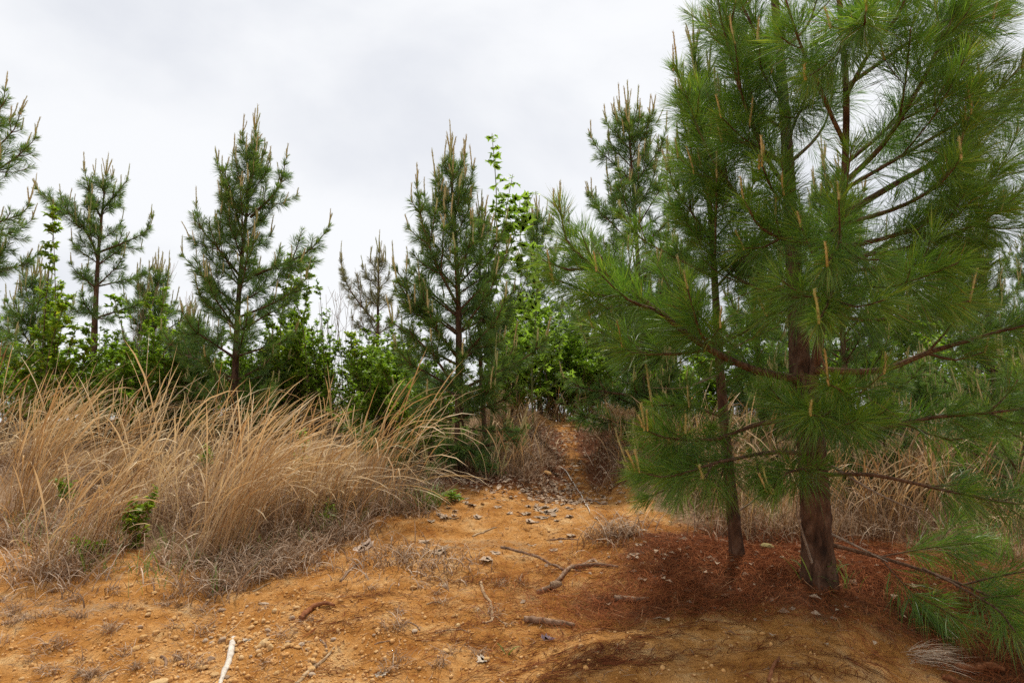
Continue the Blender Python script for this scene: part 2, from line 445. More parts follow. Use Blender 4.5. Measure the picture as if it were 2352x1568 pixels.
def build_ground():
    n, mrows = 340, 380
    s = np.linspace(-1, 1, n)
    xs = 0.35 + 4.2 * s + 900 * np.sign(s) * np.abs(s) ** 9
    q = np.linspace(-1, 1, mrows)
    ys = 5.2 + 4.4 * q + 900 * np.sign(q) * np.abs(q) ** 9
    X, Y = np.meshgrid(xs, ys)
    Z = height(X, Y)
    V = np.stack([X, Y, Z], -1).reshape(-1, 3).astype(np.float32)
    i = np.arange(mrows - 1)[:, None] * n; j = np.arange(n - 1)[None, :]
    a = (i + j).ravel()
    F = np.stack([a, a + 1, a + n + 1, a + n], -1).astype(np.int32)
    me = bpy.data.meshes.new('ground')
    me.vertices.add(len(V)); me.vertices.foreach_set('co', V.ravel())
    me.loops.add(len(F) * 4); me.loops.foreach_set('vertex_index', F.ravel())
    me.polygons.add(len(F)); me.polygons.foreach_set('loop_start', np.arange(0, len(F) * 4, 4, dtype=np.int32))
    me.polygons.foreach_set('use_smooth', np.ones(len(F), dtype=bool))
    x, y = V[:, 0], V[:, 1]
    fe = front_edge(x)
    px = np.interp(y, PATH_Y, PATH_X); pw = np.interp(y, PATH_Y, PATH_W)
    dpath = np.abs(x - px) / pw
    off = sstep(0.75, 1.35, dpath)
    soil = sstep(-0.45, 0.5, y - fe) * np.where(x < 1.2, 1, 0) * off
    soil = np.maximum(soil, sstep(4.7, 5.4, y) * sstep(0.7, 1.1, x) * off)
    soil = np.maximum(soil, 0.9 * sstep(3.9, 4.6, y + .35 * (x - 3)) * sstep(2.4, 3.0, x))
    soil = np.maximum(soil, sstep(12, 14, y) * 1.0)
    soil = np.maximum(soil, 0.52 * np.exp(-(((x + 0.15) / 0.75) ** 2 + ((y - 4.9) / 0.22) ** 2)))
    soil = np.maximum(soil, 0.40 * np.exp(-(((x + 2.5) / 0.9) ** 2 + ((y - 3.9) / 0.35) ** 2)))
    d1 = np.exp(-(((x - 1.75) / 1.15) ** 2 + ((y - 4.50) / 0.85) ** 2) ** 2)
    d2 = np.exp(-(((x - 2.55) / 0.75) ** 2 + ((y - 3.7) / 0.75) ** 2) ** 2)
    d3 = 0.62 * np.exp(-(((x - 0.75) / 0.75) ** 2 + ((y - 4.0) / 0.30) ** 2))
    d4 = 1.2 * np.exp(-(((x + 0.20) / 0.75) ** 2 + ((y - 6.75) / 0.5) ** 2)) * np.maximum(off, .6)
    d5 = 1.0 * sstep(6.2, 7.4, y) * (1 - sstep(10.0, 10.8, y)) * (1 - 0.55 * np.exp(-((x - px) / 0.18) ** 2)) * (np.abs(x - px) < 1.2)  # path litter; its dark colour also stands in for missing tree shade
    duff = np.max([d1, d2, d3, d4, d5], axis=0)
    rr = np.sqrt(((x - 0.85) / 0.85) ** 2 + ((y - 3.20) / 0.52) ** 2)
    duff = duff * (0.15 + 0.85 * sstep(0.7, 1.15, rr))
    for nm, val in (('soil', soil), ('duff', duff)):
        aa = me.attributes.new(nm, 'FLOAT', 'POINT'); aa.data.foreach_set('value', val.astype(np.float32))
    me.update(calc_edges=True)
    o = link('ground', me, M['ground'])
    o['kind'] = 'structure'
    o['label'] = 'orange sandy hillside with a worn footpath climbing between the pines'
build_ground()

# ------------------------------------------------------------------ pines
def needle_block(mb, P, T, L, theta, droop, w, rng, tint, fwd=0.25):
    n = len(P)
    R = np.repeat(rng.normal(size=(n // 3 + 1, 3)), 3, 0)[:n] + rng.normal(size=(n, 3)) * .16; R = unit(R - T * (R * T).sum(1, keepdims=True))
    d = unit(T * np.cos(theta)[:, None] + R * np.sin(theta)[:, None])
    Wd = unit(np.cross(d, rng.normal(size=(n, 3)))) * (w[:, None] * 0.5)
    down = np.array([0, 0, -1.0])
    Lc = L[:, None]; dr = droop[:, None]
    mid = P + d * Lc * 0.52 + down * Lc * dr * 0.22 + T * Lc * fwd * 0.05
    tip = P + d * Lc * 0.96 + down * Lc * dr * 0.75 + T * Lc * fwd * 0.3 + rng.normal(size=(n, 3)) * Lc * 0.05
    V = np.stack([P, mid + Wd, mid - Wd, tip], 1)
    b = (np.arange(n) * 4)[:, None]
    F = np.concatenate([b + [0, 1, 2], b + [1, 3, 2]])
    mb.add(V.reshape(-1, 3), F, np.repeat(tint, 4))

def spruce_needles(mb, line, start, dens, Lm, w, rng, yell=0.0, droop=0.22, theta0=0.92):
    """needles along the distal part of a shoot, shorter and more forward towards the tip"""
    seg = np.linalg.norm(np.diff(line, axis=0), axis=1); s = np.concatenate([[0], np.cumsum(seg)])
    tot = s[-1]; n = int(dens * (tot - start))
    if n < 4:
        return
    q = np.repeat(rng.random(n // 3 + 1) ** 0.85, 3)[:n]
    q = start + (tot - start) * np.clip(q + 0.045 * np.sin(q * (tot - start) * 38 + rng.uniform(0, 6.28)), 0, 1)
    P = np.stack([np.interp(q, s, line[:, k]) for k in range(3)], 1)
    Tn = unit(np.gradient(line, axis=0))
    T = unit(np.stack([np.interp(q, s, Tn[:, k]) for k in range(3)], 1))
    rel = (q - start) / (tot - start + 1e-6)
    th = theta0 * (1.15 - 0.55 * rel) * np.repeat(rng.uniform(0.55, 1.4, n // 3 + 1), 3)[:n]
    L = Lm * rng.uniform(0.75, 1.12, n) * (1 - 0.38 * rel ** 2)
    tint = np.clip(rng.normal(0.40, 0.17, n) + yell * rel, 0.07, 1); tint[rng.random(n) < .02] = 0.0
    needle_block(mb, P, T, L, th, rng.uniform(0.4, 1.5, n) * droop, w * rng.uniform(0.8, 1.2, n), rng, tint)

def candle_mesh(name, seed):
    rng = np.random.default_rng(seed)
    mb = MB(); n, sd = 24, 7
    t = np.linspace(0, 1, n)
    pts = np.stack([0.05 * np.sin(t * 2.2 + seed) * t, 0.04 * np.sin(t * 3 + 2 * seed) * t, t], 1)
    r = 0.034 * (1 - 0.45 * t) * np.clip((1 - t) * 9, 0.15, 1) * (0.8 + 0.2 * np.clip(t * 8, 0, 1))
    def rough(a, tt):
        return 1 + 0.28 * np.sin(a * 3 + tt * 60) * np.cos(tt * 95)
    tint = np.repeat(rng.uniform(0.2, 1, n), sd)
    tube(mb, pts, r, sd, np.concatenate([tint, [0.5, 0.5]]), rough)
    # tiny young needles bristle out of the candle
    k = 90
    q = rng.uniform(0.05, 0.95, k); P = np.stack([np.interp(q, t, pts[:, i]) for i in range(3)], 1)
    T = np.tile(np.array([[0, 0, 1.0]]), (k, 1))
    needle_block(mb, P, T, rng.uniform(0.07, 0.13, k), rng.uniform(0.4, 0.8, k), np.zeros(k), np.full(k, 0.012), rng, rng.uniform(0.5, 1, k), 0.1)
    return mb.mesh(name, True)
CANDLES = {}
for key in ('candle', 'candle_near'):
    CANDLES[key] = []
    for i in range(4):
        me = candle_mesh('candle', i + 1); me.materials.append(M[key]); CANDLES[key].append(me)

UP = np.array([0, 0, 1.0])

class Pine:
    def __init__(self, label, seed, mat='needle_far', dens=520, Lm=0.15, w=0.0035, candle='candle', group='pines on the hillside', cmax=60, yell=0.25, csize=0.22, cthick=0.24, node=.34, side=None, sidecount=3, depth=2):
        self.cthick = cthick; self.node, self.side_, self.sc, self.dep = node, side, sidecount, depth
        self.root = thing('pine_tree', label, 'pine tree', group)
        self.rng = np.random.default_rng(seed)
        self.mat, self.dens, self.Lm, self.w, self.cmat, self.yell, self.csize = M[mat], dens, Lm, w, candle, yell, csize
        self.ncand = 0; self.cmax = cmax

    def trunk(self, pts, r0, r1, sides=14, rings=60, relief=0.08, name='trunk', prof=None):
        line = smooth_line(pts, rings); t = np.linspace(0, 1, rings)
        rad = r0 + (r1 - r0) * t ** 0.72 + r0 * 0.16 * np.exp(-t * 30)
        if prof is not None:
            rad = np.interp(t, prof[0], prof[1]) + r0 * 0.16 * np.exp(-t * 30)
        sd = self.rng.uniform(0, 50)
        length = np.linalg.norm(np.diff(line, axis=0), axis=1).sum()
        def rough(a, tt):
            cx, cy = np.cos(a), np.sin(a)
            return 1 + .22 * np.exp(-tt * length / .14) * (.5 + .5 * np.cos(a * 5 + sd)) + relief * (gnoise(cx * 5 + sd + 0 * tt, cy * 5 + tt * length * 5) + 0.7 * gnoise(cx * 9 + sd, cy * 9 + tt * length * 14 + 7))
        mb = MB(); tube(mb, line, rad, sides, 0.5, rough)
        mb.build(name, M['bark'], self.root, smooth=True)
        return line, rad

    def candle(self, parent, p, direction, size):
        if self.ncand >= self.cmax:
            return
        self.ncand += 1
        me = CANDLES[self.cmat][self.rng.integers(4)]
        o = link('candle', me, None, parent)
        q = Vector(direction).normalized().to_track_quat('Z', 'Y')
        thick = self.cthick * self.rng.uniform(0.8, 1.15)
        o.matrix_world = Matrix.Translation(Vector(p)) @ q.to_matrix().to_4x4() @ Matrix.Rotation(self.rng.uniform(0, 6.28), 4, 'Z') @ Matrix.Diagonal((thick, thick, size, 1))

    def limb(self, pts, r0, r1=0.004, foliage=0.75, node=None, side=None, up=0.45, candles=True, ncand=(1, 3), dens=1.0, depth=None, mat=None, Lm=None, sidecount=None, csize=None, droop=0.22, cprob=0.45):
        """one branch: bark mesh > needles, candles"""
        rng = self.rng
        bark, ned = MB(), MB()
        tips = []
        Lm = Lm or self.Lm
        node = node or self.node; sidecount = sidecount or self.sc; depth = self.dep if depth is None else depth; side = side or self.side_ or 0.5
        def grow(line, ra, rb, fol, lev):
            n = len(line)
            tube(bark, line, np.linspace(ra, rb, n), (7, 4, 3)[lev], 0.5, None, cap=lev == 0)
            seg = np.linalg.norm(np.diff(line, axis=0), axis=1); s = np.concatenate([[0], np.cumsum(seg)]); tot = s[-1]
            spruce_needles(ned, line, max(0.0, tot - fol), self.dens * dens * (1.0, .85, .75)[lev], Lm, self.w, rng, self.yell, droop)
            T = unit(np.gradient(line, axis=0))
            tips.append((line[-1], T[-1], lev))
            if lev >= depth or (lev == 1 and tot < 0.36):
                return
            q = tot - node * rng.uniform(0.6, 1.1)
            while q > tot * 0.22 and q > tot - 1.35:
                P = np.array([np.interp(q, s, line[:, k]) for k in range(3)])
                t = unit(np.array([np.interp(q, s, T[:, k]) for k in range(3)]))
                hz = np.cross(t, UP); hz = unit(hz) if np.linalg.norm(hz) > 0.2 else unit(rng.normal(size=3))
                vv = np.cross(hz, t)
                base = rng.uniform(0, 2 * np.pi)
                nk = max(1, int(round(sidecount * rng.uniform(0.6, 1.2))))
                for k in range(nk):
                    an = base + 2 * np.pi * k / nk + rng.uniform(-0.5, 0.5)
                    rad = hz * np.cos(an) + vv * np.sin(an) * 0.7
                    dl = np.clip((tot - q) * side * rng.uniform(0.7, 1.4), 0.12, 0.70)
                    d = unit(t * 0.85 + unit(rad) * 0.70)
                    m1 = P + d * dl * 0.5; m2 = m1 + unit(d + UP * up * rng.uniform(0.5, 1.4)) * dl * 0.5
                    grow(smooth_line([P, m1, m2], 5), ra * 0.42, rb * 0.8, dl * 0.85, lev + 1)
                q -= node * rng.uniform(0.8, 1.25)
        pts = np.asarray(pts, float)
        nseg = max(8, int(np.linalg.norm(np.diff(pts, axis=0), axis=1).sum() / 0.06))
        line = smooth_line(pts, nseg)
        ln = np.linalg.norm(np.diff(line, axis=0), axis=1).sum()
        wob = rng.normal(size=(nseg, 3)); k = np.ones(5) / 5
        wob = np.stack([np.convolve(wob[:, i], k, 'same') for i in range(3)], 1) * 0.010 * np.linspace(0, 1, nseg)[:, None]
        grow(line + wob, r0, r1, ln * foliage if foliage <= 1 else foliage, 0)
        b = bark.build('branch', M['branch'], self.root, smooth=True)
        if ned.n:
            ned.build('needles', mat or self.mat, b, kind='stuff')
        if candles:
            for (p, t, lev) in tips:
                if lev == 0 or rng.random() < cprob:
                    nc = rng.integers(ncand[0], ncand[1] + 1) if lev == 0 else 1
                    for c in range(nc):
                        sz = (csize or self.csize) * rng.uniform(0.7, 1.25) * (1.0 if c == 0 else 0.62) * (1 if lev == 0 else 0.7)
                        dd = unit(UP * 1.1 + t * 0.35 + rng.normal(size=3) * (0.08 if c == 0 else 0.22))
                        off = 0 if c == 0 else 0.012
                        self.candle(b, p - dd * 0.01 + rng.normal(size=3) * off, dd, sz)
        return b

    def crown(self, line, rad, hlo, whorl=0.42, per=5, lmax=0.9, lo_el=15, hi_el=62, shape=0.75, top_free=0.12, **kw):
        """whorls of branches round a trunk line; hlo is where the crown begins (0..1)"""
        rng = self.rng
        s = np.concatenate([[0], np.cumsum(np.linalg.norm(np.diff(line, axis=0), axis=1))]); tot = s[-1]
        h = hlo * tot + rng.uniform(0, 0.1); hs = []
        while h < tot - top_free:
            hs.append(h)
            h += whorl * rng.uniform(0.75, 1.2) * (1 - 0.35 * (h - hlo * tot) / (tot * (1 - hlo)))
        for h in reversed(hs):
            rel = (h - hlo * tot) / (tot * (1 - hlo))
            base = rng.uniform(0, 6.28)
            for k in range(per):
                az = base + k * 2 * np.pi / per + rng.uniform(-0.4, 0.4)
                hh = np.clip(h + rng.uniform(-0.06, 0.06), 0, tot)
                P = np.array([np.interp(hh, s, line[:, i]) for i in range(3)])
                L = lmax * (1 - rel) ** shape * rng.uniform(0.65, 1.15)
                if rel < 0.2:
                    L *= rng.uniform(0.6, 1.0)
                L = max(L, 0.20)
                el = math.radians(lo_el + (hi_el - lo_el) * rel ** 0.8 + rng.uniform(-9, 9))
                H = np.array([math.cos(az), math.sin(az), 0])
                d = H * math.cos(el) + UP * math.sin(el)
                d2 = H * math.cos(el + 0.35) + UP * math.sin(el + 0.35)
                rb = float(np.interp(hh, s, rad)) * 0.42
                self.limb([P, P + d * L * 0.45, P + d * L * 0.75 + d2 * L * 0.0 , P + d * L * 0.72 + d2 * L * 0.30], max(rb, 0.007), 0.004, foliage=min(0.9, 0.55 / L + 0.2), cprob=.08 + .42 * rel, csize=self.csize * (0.6 + 0.5 * rel), **kw)

    def leader(self, line, r, foliage=0.5, n=5, size=0.28):
        b = self.limb([line[-max(6, len(line) // 6)], line[-3], line[-1] + UP * 0.10], r * 1.05, 0.006, foliage=foliage, sidecount=2, depth=1, candles=False, dens=1.3)
        p = line[-1] + UP * 0.10
        self.candle(b, p - UP * 0.01, unit(UP + self.rng.normal(size=3) * 0.03), size)
        for k in range(n):
            a = k * 2 * np.pi / n + self.rng.uniform(-0.3, 0.3)
            d = unit(UP + 0.20 * np.array([math.cos(a), math.sin(a), 0]))
            self.candle(b, p - UP * 0.01 + 0.008 * np.array([math.cos(a), math.sin(a), 0]), d, size * self.rng.uniform(0.5, 0.8))

def auto_pine(label, seed, base_uv, Y, top_uv, r0, hlo=0.18, lmax=0.9, per=5, mid=None, whorl=0.42, dens=420, w=0.0040, shape=0.75, lo_el=12, hi_el=62, mat='needle_far', top=0.40, cmax=200, yell=0.25, extra=(), group='pines on the hillside', Lm=0.145, csize=0.27, crown_kw=None, nlead=5):
    p = Pine(label, seed, mat=mat, dens=dens, w=w, group=group, cmax=cmax, yell=yell, Lm=Lm, csize=csize)
    b = at(base_uv[0], base_uv[1], Y); b[2] = float(height(b[0], b[1])) - 0.06
    tp = at(top_uv[0], top_uv[1], Y) - UP * (top + 0.08)
    m = at(mid[0], mid[1], Y) if mid is not None else (b + tp) / 2 + np.array([p.rng.uniform(-0.05, 0.05), 0, 0])
    line, rad = p.trunk([b, m, tp], r0, 0.010, 12, 50)
    for e in extra:
        Y2 = e.get('Y', Y)
        pts = [at(u, v, yy) for (u, v, yy) in e['pts']]
        p.limb(pts, e.get('r', 0.018), foliage=e.get('f', 0.7), side=e.get('side', 0.5), ncand=e.get('nc', (2, 4)), sidecount=e.get('sc', 3) * .85)
    p.leader(line, 0.012, n=nlead, size=top)
    p.crown(line, rad, hlo, whorl, per, lmax, lo_el, hi_el, shape, **(crown_kw or {}))
    rebase(p.root, b)
    return p

# --- the big near pine at the right, forked, with long limbs
def near_pine():
    p = Pine('largest pine, thick forked trunk in red needle litter, filling the right of the view', 101, mat='needle_near', dens=1300, Lm=0.24, w=0.0027, candle='candle_near', cmax=150, yell=0.32, csize=0.15, cthick=0.17, node=.40, side=.75, sidecount=2.2)
    b = gp(1880, 1338); b[2] -= 0.08
    Y0 = b[1]
    def L(*pts):
        return [at(u, v, yy) for (u, v, yy) in pts]
    line, rad = p.trunk([b] + L((1872, 1150, Y0), (1856, 960, Y0), (1836, 800, Y0 + .05), (1820, 560, Y0 + .12), (1802, 250, Y0 + .2), (1775, -60, Y0 + .25), (1760, -420, Y0 + .3)), 0.084, 0.012, 40, 260, 0.17, prof=([0, .21, .30, .6, 1], [.082, .072, .047, .030, .010]))
    l2, r2 = p.trunk(L((1862, 930, Y0 - .02), (1880, 790, Y0 - .12), (1900, 660, Y0 - .3), (1912, 560, Y0 - .38), (1938, 430, Y0 - .45), (1943, 200, Y0 - .52), (1928, 0, Y0 - .56), (1915, -300, Y0 - .6)), 0.030, 0.010, 16, 90, 0.08, 'side_stem')
    def mid(ln, v):       # point on a stem nearest to a height
        return ln
    K = dict(ncand=(1, 3))
    # hand placed limbs, from the photograph
    p.limb(L((1832, 872, Y0), (1720, 845, Y0 - .1), (1610, 790, Y0 - .2), (1500, 705, Y0 - .3), (1390, 630, Y0 - .35), (1310, 560, Y0 - .4), (1285, 470, Y0 - .42)), 0.026, foliage=1.0, side=0.55, csize=0.2, **K)
    p.limb(L((1500, 705, Y0 - .3), (1400, 690, Y0 - .35), (1310, 655, Y0 - .4), (1270, 640, Y0 - .45)), 0.010, foliage=0.55, **K)
    p.limb(L((1610, 792, Y0 - .2), (1560, 740, Y0 - .05), (1540, 670, Y0), (1510, 610, Y0 + .1)), 0.010, foliage=0.5, **K)
    p.limb(L((1912, 568, Y0 - .38), (1830, 557, Y0 - .5), (1750, 525, Y0 - .62), (1705, 455, Y0 - .72)), 0.016, foliage=0.75, side=0.6, csize=0.17, **K)
    p.limb(L((1912, 572, Y0 - .38), (2030, 548, Y0 - .5), (2130, 505, Y0 - .6), (2205, 455, Y0 - .7)), 0.017, foliage=0.75, side=0.6, csize=0.17, **K)
    p.limb(L((1914, 560, Y0 - .38), (1930, 540, Y0 - .9), (1900, 610, Y0 - 1.2)), 0.013, foliage=0.6, side=0.7, **K)
    p.limb(L((1822, 560, Y0 + .1), (1720, 480, Y0 + .1), (1640, 370, Y0 + .05), (1580, 240, Y0), (1555, 160, Y0)), 0.018, foliage=1.0, csize=0.24, ncand=(2, 4), side=0.5)
    p.limb(L((1815, 440, Y0 + .1), (1760, 360, Y0 - .1), (1700, 210, Y0 - .25), (1660, 60, Y0 - .35), (1640, -60, Y0 - .4)), 0.016, foliage=1.0, side=0.5, csize=0.2, **K)
    p.limb(L((1800, 230, Y0 + .15), (1760, 130, Y0), (1700, 0, Y0 - .1), (1660, -120, Y0 - .15)), 0.014, foliage=0.8, side=0.55, **K)
    p.limb(L((1940, 330, Y0 - .48), (1880, 200, Y0 - .7), (1830, 80, Y0 - .9), (1790, -40, Y0 - 1.0)), 0.013, foliage=0.8, side=0.55, **K)
    p.limb(L((1943, 220, Y0 - .52), (2000, 120, Y0 - .75), (2060, 40, Y0 - .95), (2100, -60, Y0 - 1.0)), 0.013, foliage=0.85, side=0.6, **K)
    p.limb(L((1940, 420, Y0 - .45), (2030, 330, Y0 - .6), (2110, 200, Y0 - .75), (2180, 60, Y0 - .85), (2220, -40, Y0 - .9)), 0.016, foliage=0.9, side=0.6, **K)
    p.limb(L((1925, 500, Y0 - .42), (2060, 420, Y0 - .4), (2200, 340, Y0 - .35), (2300, 255, Y0 - .3), (2400, 140, Y0 - .3)), 0.020, foliage=0.75, side=0.5, **K)
    p.limb(L((1925, 520, Y0 - .4), (2080, 470, Y0 - .7), (2180, 390, Y0 - .9), (2230, 260, Y0 - 1.0)), 0.014, foliage=0.8, side=0.6, **K)
    p.limb(L((1905, 630, Y0 - .32), (2050, 610, Y0 - .3), (2160, 600, Y0 - .35), (2260, 560, Y0 - .45)), 0.014, foliage=0.75, side=0.6, **K)
    p.limb(L((1870, 850, Y0 - .1), (2020, 850, Y0 - .15), (2160, 800, Y0 - .25), (2352, 745, Y0 - .35), (2480, 690, Y0 - .4)), 0.022, foliage=0.5, side=0.5, **K)
    p.limb(L((1890, 720, Y0 - .2), (2010, 735, Y0 - .5), (2130, 715, Y0 - .7), (2230, 690, Y0 - .8)), 0.014, foliage=0.8, side=0.6, **K)
    p.limb(L((1905, 640, Y0 - .3), (1915, 660, Y0 - .8), (1890, 720, Y0 - 1.15), (1880, 740, Y0 - 1.25)), 0.012, foliage=0.7, side=0.7, **K)
    p.limb(L((1862, 960, Y0), (1990, 985, Y0 - .2), (2150, 960, Y0 - .35), (2300, 945, Y0 - .5), (2420, 930, Y0 - .55)), 0.018, foliage=0.7, side=0.6, **K)
    p.limb(L((1858, 1000, Y0 - .05), (1900, 950, Y0 - .5), (1930, 900, Y0 - .8), (1900, 880, Y0 - .95)), 0.013, foliage=0.75, side=0.7, **K)
    p.limb(L((1850, 960, Y0), (1740, 975, Y0 - .1), (1640, 1010, Y0 - .25), (1540, 1010, Y0 - .45), (1480, 985, Y0 - .55)), 0.016, foliage=0.36, side=0.5, up=0.2, dens=1.0, **K)
    p.limb(L((1856, 1040, Y0 - .02), (1760, 1040, Y0 - .3), (1650, 1060, Y0 - .5), (1540, 1090, Y0 - .55), (1470, 1080, Y0 - .6)), 0.014, foliage=0.34, side=0.45, up=0.1, dens=1.0, **K)
    p.limb(L((1870, 1120, Y0 - .05), (1850, 1080, Y0 - .45), (1800, 1090, Y0 - .6), (1770, 1130, Y0 - .65)), 0.011, foliage=0.6, side=0.5, up=0.0, **K)
    p.limb(L((1880, 1090, Y0), (2000, 1090, Y0 - .25), (2140, 1120, Y0 - .4), (2300, 1150, Y0 - .5), (2420, 1150, Y0 - .5)), 0.013, foliage=0.45, side=0.5, up=0.1, **K)
    p.limb(L((1890, 1245, Y0), (2060, 1290, Y0 - .2), (2190, 1335, Y0 - .35), (2300, 1385, Y0 - .5), (2400, 1430, Y0 - .6)), 0.012, foliage=0.35, side=0.9, up=-0.1, candles=False, sidecount=2)
    p.limb(L((2120, 1305, Y0 - .3), (2200, 1345, Y0 - .55), (2290, 1400, Y0 - .75), (2330, 1450, Y0 - .9)), 0.007, foliage=0.5, side=0.8, up=0.0, candles=False, dens=0.8)
    for q in ([(1935, 120, Y0 - .5), (1960, 40, Y0 - .9), (1980, 60, Y0 - 1.3), (1990, 20, Y0 - 1.5)], [(1930, 40, Y0 - .5), (2050, -20, Y0 - .6), (2180, -60, Y0 - .7)],
              [(1900, 640, Y0 - .3), (2100, 520, Y0 - .1), (2250, 420, Y0 - .1), (2370, 330, Y0 - .1)],
              [(1818, 520, Y0 + .1), (1800, 470, Y0 - .3), (1770, 430, Y0 - .6), (1750, 380, Y0 - .75)], [(1808, 330, Y0 + .15), (1830, 270, Y0 - .2), (1850, 230, Y0 - .5), (1850, 170, Y0 - .65)],
              [(1802, 240, Y0 + .18), (1770, 200, Y0 - .2), (1750, 150, Y0 - .45), (1745, 90, Y0 - .6)], [(1930, 440, Y0 - .45), (2120, 330, Y0 - .7), (2250, 250, Y0 - .8), (2350, 150, Y0 - .85)],
              [(1942, 200, Y0 - .52), (2100, 90, Y0 - .6), (2230, 20, Y0 - .6), (2330, -60, Y0 - .6)], [(1915, 600, Y0 - .36), (2120, 560, Y0 - .5), (2270, 500, Y0 - .6), (2370, 420, Y0 - .65)],
              [(1938, 380, Y0 - .46), (2090, 250, Y0 - .3), (2220, 120, Y0 - .3), (2300, 20, Y0 - .3)], [(1800, 150, Y0 + .18), (1740, 60, Y0 + .1), (1690, -60, Y0)],
              [(1805, 300, Y0 + .18), (1740, 250, Y0 + .3), (1690, 130, Y0 + .3), (1670, 60, Y0 + .3)]):
        p.limb(L(*q), 0.012, foliage=.85, side=.6, **K)
    # the unseen top and the side away from the camera
    rng = p.rng
    for v, n_, ln in ((700, 4, 1.0), (380, 4, .9), (120, 4, .8), (-150, 5, .6), (-320, 5, .4)):
        c = at(float(np.interp(v, [-420, -60, 250, 560, 800], [1760, 1775, 1802, 1820, 1836])), v, Y0 + .15)
        for k in range(n_):
            az = math.radians(20 + 140 * (k + rng.uniform(.1, .9)) / n_) if v > -100 else rng.uniform(0, 6.28)
            H = np.array([math.cos(az), math.sin(az), 0]); el = math.radians(rng.uniform(25, 45))
            p.limb([c, c + (H * math.cos(el) + UP * math.sin(el)) * ln * .5, c + (H * math.cos(el + .2) + UP * math.sin(el + .2)) * ln], 0.013, foliage=.75, side=.55, dens=.8)
    p.leader(line, 0.02, n=5, size=0.3)
    p.leader(l2, 0.013, n=5, size=0.22)
    # dead side twigs low on the trunk
    for pts in ([(1868, 1300, Y0 - .05), (1842, 1220, Y0 - .12), (1830, 1170, Y0 - .16), (1835, 1130, Y0 - .2)], [(1900, 860, Y0 - .25), (1885, 815, Y0 - .35), (1878, 775, Y0 - .4)],
                [(1895, 1220, Y0), (1960, 1250, Y0 - .1), (2040, 1290, Y0 - .2)], [(1895, 1060, Y0), (2010, 1130, Y0 - .15), (2120, 1180, Y0 - .2)]):
        mb = MB(); tube(mb, smooth_line(L(*pts), 16), np.linspace(0.009, 0.003, 16), 6)
        mb.build('dead_twig', M['twig'], p.root, smooth=True)
    rebase(p.root, b)
    return p, b
NP, NB = near_pine()

# --- slim pine just behind it
def slim_pine():
    p = Pine('slim young pine with thin straight trunk just left of the largest pine', 202, mat='needle_near', dens=1250, Lm=0.18, w=0.0030, cmax=200, yell=0.3, csize=0.26, cthick=.22)
    b = gp(1696, 1282); b[2] -= 0.06; Y = b[1]
    pts = [b] + [at(u, v, yy) for (u, v, yy) in ((1678, 1120, Y), (1660, 930, Y), (1646, 720, Y + .05), (1635, 540, Y + .1), (1618, 330, Y + .12), (1596, 150, Y + .15))]
    line, rad = p.trunk(pts, 0.046, 0.010, 18, 110, 0.09)
    p.leader(line, 0.013, n=6, size=0.36)
    p.crown(line, rad, 0.40, 0.34, 5, 0.80, 20, 66, 0.6)
    for q, f in (([(1665, 960, Y), (1580, 930, Y - .2), (1500, 930, Y - .35)], .7), ([(1668, 1000, Y), (1600, 1040, Y - .25), (1520, 1080, Y - .4), (1450, 1090, Y - .45)], .8),
                 ([(1672, 1060, Y), (1560, 1110, Y + .1), (1470, 1150, Y + .1)], .5)):
        p.limb([at(*k) for k in q], 0.011, foliage=f, side=0.7, up=0.1, ncand=(1, 1), dens=.8)
    for q in ([(1650, 860, Y), (1570, 890, Y - .1), (1500, 890, Y - .15)], [(1686, 1180, Y), (1730, 1150, Y - .1), (1745, 1130, Y - .1)], [(1655, 820, Y), (1720, 780, Y - .1), (1800, 745, Y - .15)]):
        mb = MB(); tube(mb, smooth_line([at(*k) for k in q], 14), np.linspace(0.008, 0.002, 14), 6)
        mb.build('dead_twig', M['twig'], p.root, smooth=True)
    rebase(p.root, b)
slim_pine()

# --- the other pines
SLENDERP = auto_pine('tall slender pine with clustered tip candles, behind the long left limb of the largest pine', 303, (1478, 1050), 8.0, (1440, 182), 0.055, 0.15, 1.3, 5, whorl=0.37, mid=(1466, 620), shape=0.5, hi_el=50, dens=1050, cmax=230)
auto_pine('dark pine at the left edge of the footpath, leafy vine on its lower trunk', 404, (1056, 1080), 7.2, (1036, 275), 0.062, 0.05, 1.15, 5, whorl=0.34, mid=(1052, 680), shape=0.55, hi_el=58, dens=1100, top=0.42, cmax=230,
          extra=[dict(pts=[(1050, 700, 7.2), (1000, 600, 7.0), (965, 490, 6.95), (958, 430, 6.95)], f=1.2, sc=4), dict(pts=[(1050, 820, 7.2), (960, 700, 6.9), (905, 610, 6.8)], f=1.0, sc=4),
                 dict(pts=[(1054, 900, 7.2), (980, 800, 6.8), (900, 740, 6.6)], f=1.0), dict(pts=[(1058, 940, 7.2), (1110, 900, 6.9), (1180, 800, 6.8)], f=.9), dict(pts=[(1056, 1000, 7.2), (1090, 1050, 6.8), (1150, 1085, 6.6)], f=.8, r=.01), dict(pts=[(1056, 1010, 7.2), (1015, 1050, 6.8), (985, 1075, 6.7)], f=.8, r=.01), dict(pts=[(1058, 980, 7.2), (1120, 990, 6.9), (1195, 990, 6.8)], f=.8, r=.01)])
